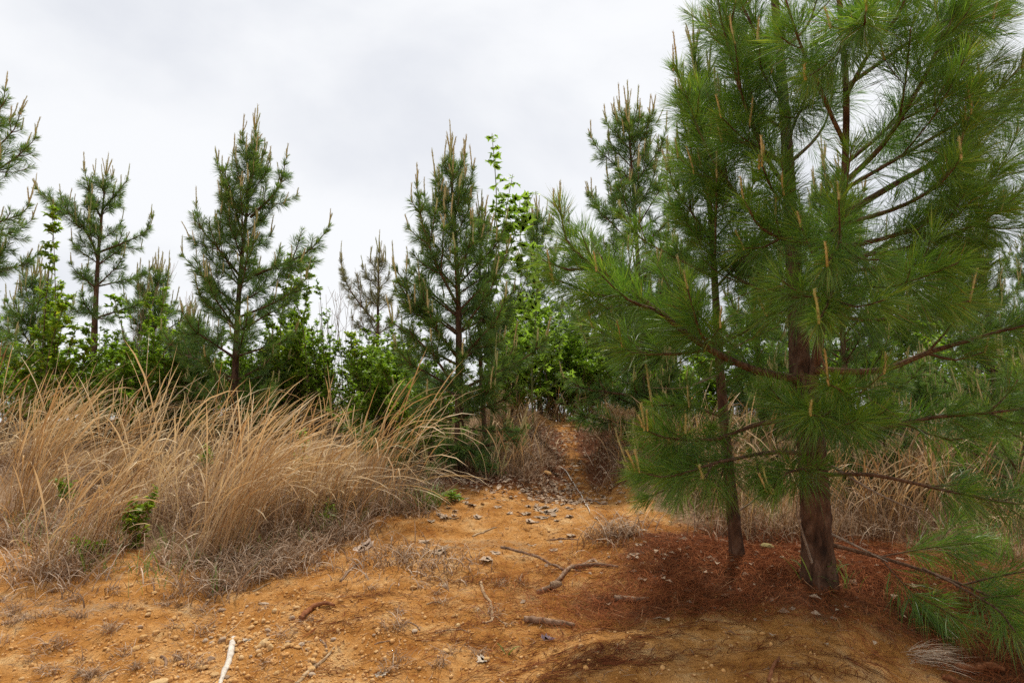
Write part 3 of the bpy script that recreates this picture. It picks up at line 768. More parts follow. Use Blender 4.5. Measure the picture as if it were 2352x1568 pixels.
BROADP = auto_pine('broad pine standing in the long dry grass, right arm reaching out level', 505, (540, 930), 8.8, (590, 238), 0.062, 0.05, 1.12, 5, whorl=0.36, mid=(550, 660), shape=0.5, hi_el=57, dens=1020, cmax=230,
          extra=[dict(pts=[(556, 640, 8.8), (640, 610, 8.7), (710, 575, 8.6), (756, 520, 8.6)], r=.022, f=1.0, sc=4, nc=(3, 4)), dict(pts=[(556, 640, 8.8), (500, 570, 8.5), (460, 520, 8.5), (450, 470, 8.5)], r=.02, f=1.0, sc=4),
                 dict(pts=[(548, 740, 8.8), (480, 650, 8.6), (420, 590, 8.6)], f=.9), dict(pts=[(560, 560, 8.8), (530, 440, 8.6), (500, 370, 8.6)], f=1.0, sc=4),
                 dict(pts=[(575, 500, 8.8), (640, 430, 8.7), (657, 360, 8.7)], f=1.0, sc=4), dict(pts=[(545, 730, 8.8), (640, 690, 8.5), (705, 640, 8.5)], f=.9)])
OPENP = auto_pine('open crowned pine with bare gaps rising from the shrubs at the left', 606, (214, 900), 10.5, (248, 350), 0.075, 0.42, 0.85, 4, whorl=0.46, mid=(225, 600), shape=0.5, hi_el=62, dens=1050, cmax=230,
          extra=[dict(pts=[(226, 590, 10.5), (190, 520, 10.3), (130, 470, 10.2), (82, 430, 10.2)], r=.022, f=1.1, sc=4, nc=(2, 3)), dict(pts=[(226, 580, 10.5), (290, 555, 10.4), (335, 530, 10.3), (348, 500, 10.3)], r=.02, f=.9, sc=3, nc=(3, 4)),
                 dict(pts=[(232, 500, 10.5), (205, 440, 10.4), (195, 390, 10.4)], f=.9), dict(pts=[(236, 480, 10.5), (270, 440, 10.4), (290, 415, 10.4)], f=.8)])
auto_pine('pine cut off by the left edge, only its right branch ends showing', 707, (-120, 1040), 7.6, (-110, 60), 0.075, 0.25, 1.05, 5, whorl=0.42, shape=0.5, dens=850, cmax=230,
          extra=[dict(pts=[(-110, 360, 7.6), (-50, 310, 7.5), (0, 250, 7.5), (12, 200, 7.5)], f=.9, sc=4, nc=(2, 4)), dict(pts=[(-112, 470, 7.6), (-20, 400, 7.4), (50, 350, 7.4), (80, 320, 7.4)], f=1.0, sc=4, nc=(2, 4)),
                 dict(pts=[(-112, 430, 7.6), (-20, 350, 7.5), (30, 300, 7.5), (48, 262, 7.5)], f=1.0, sc=4, nc=(2, 4)), dict(pts=[(-115, 590, 7.6), (-20, 520, 7.4), (50, 490, 7.4), (66, 465, 7.4)], f=.9, nc=(2, 4))])
auto_pine('sparse half dead pine with browning needles between the two middle pines', 808, (868, 900), 11.0, (872, 528), 0.05, 0.3, 0.75, 4, whorl=0.45, shape=0.5, dens=900, mat='needle_dry', cmax=60, extra=[dict(pts=[(862, 740, 11), (820, 690, 11), (792, 640, 11), (784, 595, 11)], f=1.0, sc=3)])
auto_pine('small spindly pine hard against the right side of the dark path pine', 1010, (1118, 1060), 7.6, (1104, 440), 0.035, 0.42, 0.5, 4, whorl=0.36, shape=0.5, dens=620, cmax=40)
LOWP = auto_pine('low bushy pine bordering the right side of the footpath', 1212, (1470, 1060), 8.3, (1462, 560), 0.05, 0.08, 0.95, 6, whorl=0.32, shape=0.5, dens=1000, cmax=90, lo_el=5)
EDGEP = auto_pine('low pine at the right edge with drooping green boughs above dry grass', 1717, (2330, 1230), 5.6, (2380, 760), 0.04, 0.1, 0.95, 5, whorl=0.34, shape=0.45, dens=620, cmax=40, lo_el=0, yell=0.35, w=0.003, Lm=0.17)

def pine_copy(src, hsrc, label, u, Y, vtop, rz, group='pines on the hillside'):
    """another pine of the same habit, rooted at depth Y with its tip at the given height"""
    b = at(u, 1000, Y); b[2] = float(height(b[0], b[1])) - .05
    sc = (at(u, vtop, Y)[2] - b[2]) / hsrc
    return clone(src.root, label, b, rz, sc, group)
def tall(p):
    zs = [max((p_.matrix_world @ Vector(c)).z for c in p_.bound_box) for p_ in p.root.children]
    return max(zs) - p.root.location.z
bpy.context.view_layer.update()
HB, HL, HS, HO = tall(BROADP) + .2, tall(LOWP) + .2, tall(SLENDERP) + .2, tall(OPENP) + .2
for src, hh, lab, u, Y, v, rz in (
        (SLENDERP, HS, 'thin bluish pine far off behind the sycamore leaves', 1240, 13.0, 462, 1.0),
        (LOWP, HL, 'short brownish pine at the right foot of the open crowned pine', 335, 11.5, 590, 2.0),
        (BROADP, HB, 'pine behind the fork of the largest pine, seen through its needles', 1945, 6.7, 330, 2.1),
        (BROADP, HB, 'pine behind and right of the largest pine, candles along the right edge', 2295, 7.5, 470, 4.0),
        (LOWP, HL, 'small pine half hidden behind the slim pine', 1750, 8.5, 560, 3.3),
        (LOWP, HL, 'far pine in the left shrubs, right of the pine cut by the edge', 50, 12.0, 600, 4.4),
        (BROADP, HB, 'background pine between the tall slender pine and the slim pine', 1560, 11.5, 520, 5.3),
        (LOWP, HL, 'background pine in line with the largest trunk', 1830, 11.0, 500, 1.2),
        (BROADP, HB, 'background pine seen right of the largest trunk', 2085, 10.0, 540, .6),
        (LOWP, HL, 'farther background pine near the right edge', 2200, 12.5, 570, 2.9),
        (BROADP, HB, 'background pine at the right border', 2420, 9.5, 500, 3.0),
        (LOWP, HL, 'far small pine over the head of the footpath', 1330, 15.0, 690, 0.4),
        (LOWP, HL, 'low pine filling the gap between the path and the slim pine', 1540, 7.4, 800, 5.0),
        (LOWP, HL, 'low bushy pine at the left foot of the broad pine', 425, 9.6, 700, 5.6),
        (LOWP, HL, 'low pine boughs filling the space just right of the largest trunk', 2030, 6.0, 860, 2.4),
        (LOWP, HL, 'low pine among dry grass toward the right edge', 2240, 6.2, 840, 4.9),
        (LOWP, HL, 'low pine in the shade between the slim and the largest trunk', 1780, 6.6, 830, 1.7),
        (LOWP, HL, 'low bushy pine behind dry grass right of the largest trunk', 2130, 6.9, 800, .9)):
    pine_copy(src, hh, lab, u, Y, v, rz)

# ------------------------------------------------------------------ grasses
def blades(mb, B, L, az, phi0, phi1, w, rng, tint, segs=6, power=1.4, prof=None, curl=0.0, tip_light=0.15):
    """curved ribbons: start at angle phi0 from vertical and bend to phi1, towards azimuth az"""
    n = len(B); H = np.stack([np.cos(az), np.sin(az), np.zeros(n)], 1)
    S = np.stack([-np.sin(az), np.cos(az), np.zeros(n)], 1)
    prof = np.asarray(prof if prof is not None else [1, .95, .9, .8, .7, .5, .0])
    t = np.linspace(0, 1, segs + 1)
    P = [B]; wdir = unit(S * rng.uniform(0.3, 1, (n, 1)) + np.cross(H, S) * rng.normal(size=(n, 1)) * .3 + H * rng.normal(size=(n, 1)) * .6)
    side = rng.normal(size=n) * curl
    for i in range(segs):
        tm = (t[i] + t[i + 1]) / 2
        ph = phi0 + (phi1 - phi0) * tm ** power
        d = H * np.sin(ph)[:, None] + UP * np.cos(ph)[:, None] + S * (side * tm)[:, None]
        P.append(P[-1] + unit(d) * (L / segs)[:, None])
    rows, tints = [], []
    pr = np.interp(t, np.linspace(0, 1, len(prof)), prof)
    for i in range(segs + 1):
        ww = wdir * (w * pr[i] * 0.5)[:, None]
        rows += [P[i] + ww, P[i] - ww]
        tt = np.clip(tint + tip_light * (t[i] - 0.4), 0, 1); tints += [tt, tt]
    V = np.stack(rows, 1).reshape(-1, 3); A = np.stack(tints, 1).reshape(-1)
    k = 2 * (segs + 1); b = (np.arange(n) * k)[:, None]
    F = []
    for i in range(segs):
        F += [b + [2 * i, 2 * i + 1, 2 * i + 3], b + [2 * i, 2 * i + 3, 2 * i + 2]]
    mb.add(V, np.concatenate(F), A)

HEAD = [1, .9, .8, .75, .7, .9, 1.5, 1.7, 1.3, .0]

def culms(mb, c, n, spread, Lm, lean, rng, w=0.0062, tint=0.6, jitter=0.6, arch=1.0):
    B = np.stack([c[0] + rng.normal(size=n) * spread, c[1] + rng.normal(size=n) * spread * .8, np.zeros(n)], 1)
    B[:, 2] = height(B[:, 0], B[:, 1]) - 0.01
    L = Lm * rng.uniform(0.55, 1.12, n)
    az = rng.normal(rng.normal(0, .35), jitter, n)
    blades(mb, B, L, az, lean * rng.uniform(0.2, 0.9, n), lean + arch * rng.uniform(0.15, 1.0, n) ** 1.3 * 1.7, w * rng.uniform(.7, 1.3, n), rng, np.clip(rng.normal(tint, 0.2, n), 0, 1), 8, 1.6, HEAD, 0.10, 0.35)

def basal(mb, c, n, spread, Lm, rng, w=0.0075, tint=0.45):
    B = np.stack([c[0] + rng.normal(size=n) * spread, c[1] + rng.normal(size=n) * spread * .8, np.zeros(n)], 1)
    B[:, 2] = height(B[:, 0], B[:, 1]) - 0.01
    L = Lm * rng.uniform(0.4, 1.2, n); az = rng.uniform(0, 6.28, n)
    blades(mb, B, L, az, rng.uniform(0.05, 0.7, n), rng.uniform(0.9, 3.0, n), w * rng.uniform(.6, 1.2, n), rng, np.clip(rng.normal(tint, 0.22, n), 0, 1), 4, 1.2, None, 0.5, 0.35)

def tussock(label, c, n1, n2, spread, Lc, Lb, seed, lean=0.35, group=None, mat2='dead_grass', tint=.55, arch=1.0):
    rng = np.random.default_rng(seed)
    o = thing('grass_tussock', label, 'grass tussock', group)
    if n1:
        mb = MB(); culms(mb, c, n1, spread, Lc, lean, rng, tint=tint, arch=arch); mb.build('seed_stalks', M['grass'], o, kind='stuff')
    mb = MB(); basal(mb, c, n2, spread * 1.15, Lb, rng); mb.build('blades', M[mat2], o, kind='stuff')

rng = np.random.default_rng(55)
SEED = gp(310, 1255)
# the standing mass of broomsedge behind the first tussocks
back = MB(); low = MB()
cnt = 0
while cnt < 135:
    x = rng.uniform(-7.5, 0.15); y = float(front_edge(x)) + 0.25 + abs(rng.normal(0, 1.0))
    if y > 8.8 or gnoise(x * 1.5, y * 1.5 + 5) < -0.02 or x > -1.35 - max(0, y - 6.6) * .3:
        continue
    tall_ = rng.choice([.4, .75, 1.05, 1.4], p=[.26, .32, .29, .13])
    if abs(x - SEED[0] * y / SEED[1]) < .30 and y < SEED[1] + .3:
        continue
    if x > -2.0:
        tall_ *= .7
    culms(back, (x, y), int(rng.integers(6, 38)), rng.uniform(.04, .15), tall_ * rng.uniform(.85, 1.15), rng.uniform(.0, 1.0), rng, tint=rng.uniform(.3, .95), jitter=1.0)
    basal(low, (x, y), 40, 0.18, 0.42, rng, tint=.42)
    cnt += 1
o = back.build('dry_grass', M['grass'], kind='stuff'); tag(o, 'tall straw coloured grass leaning right in front of the left pines', 'dry grass')

# grey thatch spilling forward over the sand
cnt = 0
while cnt < 120:
    x = rng.uniform(-3.9, -0.7); y = float(front_edge(x)) + rng.uniform(-.75, .15)
    if gnoise(x * 1.7 + 3, y * 1.7) < -.05 or (abs(x - SEED[0] * y / SEED[1]) < .26 and y < SEED[1] + .2):
        continue
    basal(low, (x, y), 36, 0.11, rng.uniform(.14, .32), rng, tint=rng.uniform(.3, .6))
    cnt += 1
o = low.build('dead_grass_thatch', M['dead_grass'], kind='stuff'); tag(o, 'curled brown thatch at the feet of the tall grass', 'dead grass')
# front tussocks one can point at
FT = [((500, 1290), 150, 260, .10, 1.25, .30, 'dry grass tussock nearest the sand, grey curled blades round tall stalks'),
      ((120, 1310), 60, 260, .13, .8, .28, 'grey dry grass tussock at the lower left beside bare sand'),
      ((215, 1270), 70, 220, .11, .9, .30, 'dry grass tussock left of the green seedling'),
      ((400, 1300), 8, 200, .12, .4, .16, 'low matted dry grass in front of the green seedling'),
      ((640, 1230), 90, 220, .14, 1.1, .30, 'dry grass tussock between the nearest tussock and the arching stalks'),
      ((850, 1185), 90, 200, .12, 1.3, .34, 'dry grass tussock with long stalks arching over to the right'),
      ((965, 1135), 14, 130, .10, .5, .26, 'dry grass tussock beside the dark path pine'),
      ((60, 1190), 90, 200, .14, 1.2, .30, 'dry grass tussock at the far left edge'),
      ((760, 1215), 40, 200, .13, .7, .28, 'short dry grass at the right rim of the grass bank')]
for i, (uv, n1, n2, sp, lc, lb, lab) in enumerate(FT):
    tussock(lab, gp(*uv), n1, n2, sp, lc, lb, 900 + i, lean=.42, group='dry grass tussocks', arch=1.5 if i in (5, 6) else 1.0)
rq = np.random.default_rng(321)
ar = thing('grass_tussock', 'long pale grass stalks arching over towards the footpath', 'grass tussock')
mb = MB()
for (u, v) in ((760, 1195), (820, 1190), (680, 1200), (850, 1180)):
    c = gp(u, v); n = 6
    B = np.stack([c[0] + rq.normal(size=n) * .05, c[1] + rq.normal(size=n) * .05, np.zeros(n)], 1); B[:, 2] = height(B[:, 0], B[:, 1]) - .01
    blades(mb, B, rq.uniform(.8, 1.2, n), rq.normal(-.15, .25, n), rq.uniform(.5, .9, n), rq.uniform(1.8, 2.5, n), np.full(n, .005), rq, rq.uniform(.6, .95, n), 10, 1.4, HEAD, .1, .2)
mb.build('seed_stalks', M['grass'], ar, kind='stuff')
tussock('flattened mat of wiry dead grass on the open sand', gp(900, 1290), 0, 330, .17, .5, .17, 950, group='dead grass mats on the sand')
tussock('greyer dead grass mat right of the wiry one', gp(1010, 1300), 0, 260, .16, .5, .13, 951, group='dead grass mats on the sand')
tussock('spiky brown dead tussock at the right side of the path mouth', gp(1415, 1232), 0, 260, .10, .5, .26, 952)
# arching stalks that hang over the path edge
# dry grass behind the big pine
gb = MB(); gl = MB()
for k in range(105):
    x = rng.uniform(1.2, 4.8); y = rng.uniform(4.9 - .25 * max(0, x - 2.4), 7.6)
    if abs(x - np.interp(y, PATH_Y, PATH_X)) < 0.9:
        continue
    culms(gb, (x, y), 24, 0.16, rng.uniform(.4, .95), rng.uniform(.1, .5), rng, tint=rng.uniform(.1, .45), jitter=1.5)
    basal(gl, (x, y), 45, 0.18, 0.40, rng, tint=.3)
o = gb.build('dry_grass', M['grass'], kind='stuff'); tag(o, 'brown dry grass standing behind the largest pine', 'dry grass')
o = gl.build('dead_grass_thatch', M['dead_grass'], kind='stuff'); tag(o, 'curled brown thatch behind the largest pine', 'dead grass')
# rough growth along the crest of the hill
gc = MB()
for k in range(110):
    x = rng.uniform(-6, 6); y = rng.uniform(10.9, 12.8)
    basal(gc, (x, y), 40, 0.2, 0.55, rng, w=.007, tint=.3)
    culms(gc, (x, y), 14, 0.2, rng.uniform(.5, .9), rng.uniform(.1, .4), rng, w=.007, tint=.35, jitter=1.5)
# dead grass round the dark path pine
for k in range(26):
    x = rng.uniform(-1.5, -.2); y = rng.uniform(7.2, 9.0)
    basal(gc, (x, y), 36, 0.16, 0.4, rng, tint=.25)
o = gc.build('dry_grass', M['grass'], kind='stuff'); tag(o, 'rough brown growth along the crest and round the dark path pine', 'dry grass')
# thatch along the path banks
gl = MB(); gb = MB()
for k in range(130):
    y = rng.uniform(6.4, 11); px = np.interp(y, PATH_Y, PATH_X); pw = np.interp(y, PATH_Y, PATH_W)
    sgn = -1 if rng.random() < .6 else 1
    x = px + sgn * (pw * 1.15 + abs(rng.normal(0, .35)))
    basal(gl, (x, y), 45, 0.13, 0.30, rng, tint=.25)
    if rng.random() < .5:
        culms(gb, (x + sgn * .15, y), 14, 0.13, rng.uniform(.35, .65), rng.uniform(.05, .3), rng, tint=.35, jitter=2.0)
o = gl.build('dead_grass_thatch', M['dead_grass'], kind='stuff'); tag(o, 'brown dead grass on the banks of the footpath', 'dead grass')
o = gb.build('dry_grass', M['grass'], kind='stuff'); tag(o, 'thin dry stalks along the shaded footpath', 'dry grass')
# green blades coming up through the dead grass
gg = MB()
for k in range(60):
    x = rng.uniform(-4.2, -0.5); y = float(front_edge(x)) + rng.uniform(-.6, .3)
    n = 7; B = np.stack([x + rng.normal(size=n) * .06, y + rng.normal(size=n) * .05, np.zeros(n)], 1); B[:, 2] = height(B[:, 0], B[:, 1]) - .01
    blades(gg, B, rng.uniform(.08, .24, n), rng.uniform(0, 6.28, n), rng.uniform(.05, .5, n), rng.uniform(.5, 1.6, n), np.full(n, .005), rng, rng.uniform(0, 1, n), 5)
o = gg.build('green_grass', M['green_grass'], kind='stuff'); tag(o, 'fresh green grass blades coming up at the foot of the dry grass', 'grass')
for (uv, s, lab) in (((985, 1165), .22, 'green broad bladed grass tuft at the right end of the grass bank'), ((2270, 1290), .30, 'grey green grass tuft right of the largest trunk'), ((1900, 1345), .2, 'small grass tuft at the base of the largest trunk'), ((1160, 1500), .07, 'single green sprout on the bare orange sand')):
    c = gp(*uv); n = 70 if s > .1 else 4; r2 = np.random.default_rng(int(uv[0]))
    mb = MB(); B = np.stack([c[0] + r2.normal(size=n) * s * .3, c[1] + r2.normal(size=n) * s * .22, np.zeros(n)], 1); B[:, 2] = height(B[:, 0], B[:, 1]) - .01
    blades(mb, B, s * r2.uniform(.6, 1.3, n), r2.uniform(0, 6.28, n), r2.uniform(.05, .5, n), r2.uniform(.6, 2.0, n), np.full(n, .007), r2, r2.uniform(0, 1, n), 6)
    o = mb.build('grass_tuft', M['green_grass']); tag(o, lab, 'grass tuft')

# ------------------------------------------------------------------ shrubs
def ovate(mb, P, D, N, size, rng, tint, narrow=0.5):
    """folded ovate leaves: six points, four faces each"""
    n = len(P); D = unit(D); S = unit(np.cross(N, D)); N = unit(np.cross(D, S)); s = size[:, None]
    fold = 0.12
    V = np.stack([P, P + D * s * .42 + S * s * narrow * .5 + N * s * fold, P + D * s * .42, P + D * s * .42 - S * s * narrow * .5 + N * s * fold, P + D * s * 1.0 - N * s * .10], 1)
    b = (np.arange(n) * 5)[:, None]
    F = np.concatenate([b + [0, 1, 2], b + [0, 2, 3], b + [2, 1, 4], b + [2, 4, 3]])
    mb.add(V.reshape(-1, 3), F, np.repeat(tint, 5))

def shrub(label, seed, uv, Y, w, h, nstem=7, nleaf=1400, size=0.055, mat='leaf', name='shrub', group='green shrubs behind the grass', spike=0.25, narrow=0.5, base=0.15, stemmat='stem'):
    rng = np.random.default_rng(seed)
    o = thing(name, label, 'shrub', group)
    c = at(uv[0], uv[1], Y); c[2] = float(height(c[0], c[1])) - 0.03
    fol = MB(); nstem = max(nstem, 3); per = nleaf // nstem
    for k in range(nstem):
        az = rng.uniform(0, 6.28); rr = w * math.sqrt(rng.random())
        hh = h * rng.uniform(.6, 1.0) * (1 + (spike if rng.random() < .35 else 0)) * (1 - 0.35 * (rr / w) ** 2)
        b = c + np.array([rng.normal() * w * .15, rng.normal() * w * .15, 0])
        tip = b + np.array([math.cos(az) * rr, math.sin(az) * rr * .8, hh])
        m = b + (tip - b) * .5 + np.array([rng.normal() * .06, rng.normal() * .06, .08 * h])
        ln = smooth_line([b, m, tip], 16)
        st = MB(); tube(st, ln[::3], np.linspace(min(.011, .002 + .006 * h), min(.003, .0015 + .001 * h), 6), 5)
        P, D = [], []
        for q in range(13):
            t = base + (1 - base) * rng.random() ** .8
            s0 = np.array([np.interp(t, np.linspace(0, 1, 16), ln[:, i]) for i in range(3)])
            a2 = rng.uniform(0, 6.28); l2 = w * rng.uniform(.25, .6) * (1.15 - t * .85)
            d = unit(np.array([math.cos(a2), math.sin(a2), rng.uniform(.1, .9)]))
            tw = smooth_line([s0, s0 + d * l2 * .6, s0 + d * l2 + UP * rng.uniform(-.04, .06)], 7)
            tube(st, tw[::3], np.linspace(.005, .002, 3), 3, cap=False)
            kk = max(3, per // 13)
            tt = rng.random(kk)
            P.append(np.stack([np.interp(tt, np.linspace(0, 1, 7), tw[:, i]) for i in range(3)], 1)); D.append(np.repeat(d[None], kk, 0))
        kk = per // 8; tt = base + (1 - base) * rng.random(kk)
        P.append(np.stack([np.interp(tt, np.linspace(0, 1, 16), ln[:, i]) for i in range(3)], 1)); D.append(np.repeat(UP[None], kk, 0))
        P = np.vstack(P); D = np.vstack(D); n = len(P)
        out = rng.normal(size=(n, 3)); out[:, 2] = out[:, 2] * .4
        Dd = unit(unit(out) + D * .5); N = unit(UP + rng.normal(size=(n, 3)) * .45)
        ovate(fol, P, Dd, N, size * rng.uniform(.6, 1.25, n), rng, np.clip(rng.normal(.45, .22, n), 0, 1), narrow)
        st.build('stem', M[stemmat], o, smooth=True)
    fol.build('foliage', M[mat], o, kind='stuff')
    rebase(o, c)
    return o

SHR = []
SH = [('yellow green shrub with upright shoots at the left edge', (95, 900), 8.6, .5, 1.85, 2000, .065, 'leaf_yellow', .35),
      ('dense green shrub beside the yellow green one at the left', (190, 900), 8.9, .55, 1.35, 2200, .055, 'leaf', .15),
      ('green shrub in the far left corner', (-10, 900), 8.8, .6, 1.3, 1700, .055, 'leaf', .2),
      ('bright shrub right of the open crowned pine', (320, 900), 9.4, .6, 1.45, 2200, .06, 'leaf', .2),
      ('low green shrub against the broad pine on its left', (410, 900), 9.6, .45, 1.45, 1500, .055, 'leaf', .3),
      ('small leaved shrub with thin leafy shoots right of the broad pine', (735, 900), 9.4, .5, 1.45, 1900, .05, 'leaf', .45),
      ('green shrub under the half dead pine', (830, 900), 9.6, .5, 1.25, 1900, .055, 'leaf_yellow', .25),
      ('shrub between the grass and the dark path pine', (925, 930), 8.6, .45, 1.15, 1900, .055, 'leaf', .2),
      ('low shrub behind the grass left of the dark path pine', (650, 900), 10.2, .6, 1.2, 1500, .055, 'leaf', .2),
      ('broad leaved thicket left of the head of the footpath', (1195, 960), 9.6, .6, 1.55, 2100, .06, 'leaf', .3),
      ('broad leaved thicket closing the head of the footpath', (1300, 960), 11.6, .85, 1.75, 2600, .06, 'leaf', .3),
      ('leafy shrub right of the head of the footpath', (1410, 960), 11.0, .6, 1.35, 1900, .06, 'leaf', .2),
      ('shrub far back between the sycamore and the bushy pine', (1350, 900), 13.5, 1.0, 2.0, 2400, .065, 'leaf', .2),
      ('yellowing shrub behind the grass at the right edge', (2330, 1050), 8.0, .7, 1.3, 1900, .07, 'leaf_yellow', .2),
      ('green shrub in the gap right of the largest trunk', (2150, 1050), 8.8, .8, 1.3, 1900, .065, 'leaf', .2),
      ('dense shrub under the pines right of the footpath', (1500, 1050), 10.2, .8, 1.3, 1900, .07, 'leaf', .2),
      ('dark thicket behind the largest trunk', (1900, 1050), 10.0, .9, 1.3, 1900, .07, 'leaf', .2),
      ('green shrub behind the slim pine', (1620, 1050), 9.2, .8, 1.2, 1900, .065, 'leaf', .2)]
for i, (lab, uv, Y, w, h, nl, sz, mt, sp) in enumerate(SH):
    SHR.append(shrub(lab, 2000 + i, uv, Y, w * 1.1, h * 1.3, 11, int(nl * 1.9), sz * 1.1, mt, spike=sp, narrow=.55 if sz < .08 else .8))
rs = np.random.default_rng(4242)
for k in range(60):
    if k >= 46:
        u, Y = rs.uniform(-40, 900), rs.uniform(8.7, 10.2); lab = 'green shrub in the unbroken row behind the tall dry grass'; g = 'shrub row behind the tall dry grass'; sc = rs.uniform(.65, .85)
    elif k >= 34:
        u, Y = (rs.uniform(1130, 1480), rs.uniform(11.0, 12.0)) if k < 40 else (rs.uniform(800, 1010), rs.uniform(8.6, 10)); lab = 'low leafy shrub closing the gaps under the middle pines'; g = 'low shrubs under the middle pines'; sc = rs.uniform(.5, .7)
    elif k < 18:
        u, Y = rs.uniform(-60, 960), rs.uniform(9.2, 11.5); lab = 'green shrub in the unbroken row behind the tall dry grass'; g = 'shrub row behind the tall dry grass'; sc = rs.uniform(.7, .92)
    elif k < 26:
        u, Y = rs.uniform(1130, 1480), rs.uniform(11.2, 14); lab = 'leafy shrub in the thicket beyond the head of the footpath'; g = 'thicket beyond the footpath'; sc = rs.uniform(.75, 1.05)
    else:
        u, Y = rs.uniform(1500, 2400), rs.uniform(8.8, 12); lab = 'green shrub in the undergrowth behind the near pines'; g = 'undergrowth behind the near pines'; sc = rs.uniform(.7, 1.0)
    b = at(u, 1000, Y); b[2] = float(height(b[0], b[1])) - .03
    clone(SHR[int(rs.integers(0, 9) if (k < 18 or k >= 46) else rs.integers(9, 13))], lab, b, rs.uniform(0, 6.28), sc, g)

for u, Y, sc in ((720, 10.0, .8), (790, 9.8, .75), (845, 9.4, .8), (880, 10.2, .85), (470, 9.9, .8), (370, 10.0, .85)):
    b = at(u, 1000, Y); b[2] = float(height(b[0], b[1])) - .03
    clone(SHR[int(rs.integers(3, 9))], 'green shrub in the unbroken row behind the tall dry grass', b, rs.uniform(0, 6.28), sc, 'shrub row behind the tall dry grass')
for u, Y, sc in ((985, 7.6, .5), (1000, 8.4, .6), (955, 8.0, .55), (1020, 9.0, .65)):
    b = at(u, 1000, Y); b[2] = float(height(b[0], b[1])) - .03
    clone(SHR[int(rs.integers(5, 9))], 'low leafy shrub closing the gaps under the middle pines', b, rs.uniform(0, 6.28), sc, 'low shrubs under the middle pines')
# lime seedling in front of the dry grass, with small leaflets
shrub('bright green seedling with small round leaflets among the dry grass', 2101, (310, 1255), gp(310, 1255)[1], .11, .46, 6, 900, .036, 'leaf_yellow', name='seedling', group=None, spike=.2, narrow=.7, base=.05, stemmat='root')
for i, (uv, h, lab) in enumerate((((200, 1280), .16, 'tiny green weed at the left of the dry grass'), ((765, 1200), .16, 'small green weed at the foot of the arching stalks'), ((480, 1100), .50, 'pale green weed poking out of the dry grass in the middle of the bank'),
                                  ((130, 1170), .35, 'green weed among the stalks at the far left'), ((690, 1110), .55, 'broad leaved green weed hidden in the dry grass'), ((1040, 1150), .12, 'small green weed under the dark path pine'))):
    shrub(lab, 2120 + i, uv, gp(*uv)[1], .09, h, 3, 60, .06, 'leaf', name='weed', group='green weeds', narrow=.4, base=.4, stemmat='green_stem')

# ---- sycamore saplings: every leaf its own part
def sycamore_leaf(name, seed, cup=.12, curl=0.0):
    r = np.random.default_rng(seed)
    out = [(0, 0), (-.22, -.06), (-.50, .08), (-.36, .22), (-.60, .46), (-.36, .48), (-.30, .62), (-.16, .66), (0, 1.0), (.16, .66), (.30, .62), (.36, .48), (.60, .46), (.36, .22), (.50, .08), (.22, -.06)]
    v = [(x + r.normal() * .02, y + r.normal() * .02) for x, y in out]
    def z(x, y):
        return cup * (abs(x) * .9) - .25 * cup * y * y * 2 + curl * (abs(x) ** 1.5 + .4 * (y - .4) ** 2) + r.normal() * (.012 + .05 * curl)
    V = [(0, .12, 0), (0, .42, 0.0)] + [(x, y, z(x, y)) for x, y in v]
    n = len(v); F = []
    for i in range(n):
        j = (i + 1) % n
        yy = (v[i][1] + v[j][1]) / 2
        F.append((1 if yy > .3 else 0, 2 + i, 2 + j))
    F += [(0, 1, 2 + 3), (1, 0, 2 + 13)]
    mb = MB(); mb.add(np.array(V), np.array(F), r.uniform(0, 1, len(V)))
    # stalk
    tube(mb, [(0, .12, 0), (0, -.18, -.03), (0, -.42, .02)], [.012, .012, .014], 4, .6, cap=False)
    return mb.mesh(name)
SYC = [sycamore_leaf('leaf', 30 + i, .25 + .1 * i) for i in range(3)]
for m_ in SYC:
    m_.materials.append(M['sycamore'])

def place_leaf(mesh, parent, p, d, nrm, size, name='leaf'):
    d = Vector(d).normalized(); nrm = Vector(nrm)
    s = d.cross(nrm); s.normalize(); n2 = s.cross(d)
    R = Matrix((s, d, n2)).transposed().to_4x4()
    o = link(name, mesh, None, parent)
    o.matrix_world = Matrix.Translation(Vector(p)) @ R @ Matrix.Diagonal((size, size, size, 1))
    return o

def sapling(label, seed, stems, nleaf, size, group='young sycamores'):
    rng = np.random.default_rng(seed)
    o = thing('sycamore_sapling', label, 'sapling', group)
    lines = []
    for k, (pts, r) in enumerate(stems):
        ln = smooth_line(pts, 30); mb = MB(); tube(mb, ln, np.linspace(r, .003, 30), 7); mb.build('trunk' if k == 0 else 'branch', M['green_stem'], o, smooth=True)
        lines.append(ln)
    lens = np.array([np.linalg.norm(np.diff(l, axis=0), axis=1).sum() for l in lines]); lens[0] *= .75
    for k in range(nleaf):
        i = rng.choice(len(lines), p=lens / lens.sum()); ln = lines[i]
        t = rng.uniform(.32 if i == 0 else .15, 1.0) ** .8
        p = np.array([np.interp(t, np.linspace(0, 1, 30), ln[:, c]) for c in range(3)])
        az = rng.uniform(0, 6.28)
        d = np.array([math.cos(az), math.sin(az), rng.uniform(-.35, .55)])
        sz = size * rng.uniform(.55, 1.2) * (1.05 - .3 * t)
        place_leaf(SYC[rng.integers(3)], o, p + unit(d) * sz * .42, d, unit(UP + rng.normal(size=3) * .5), sz)

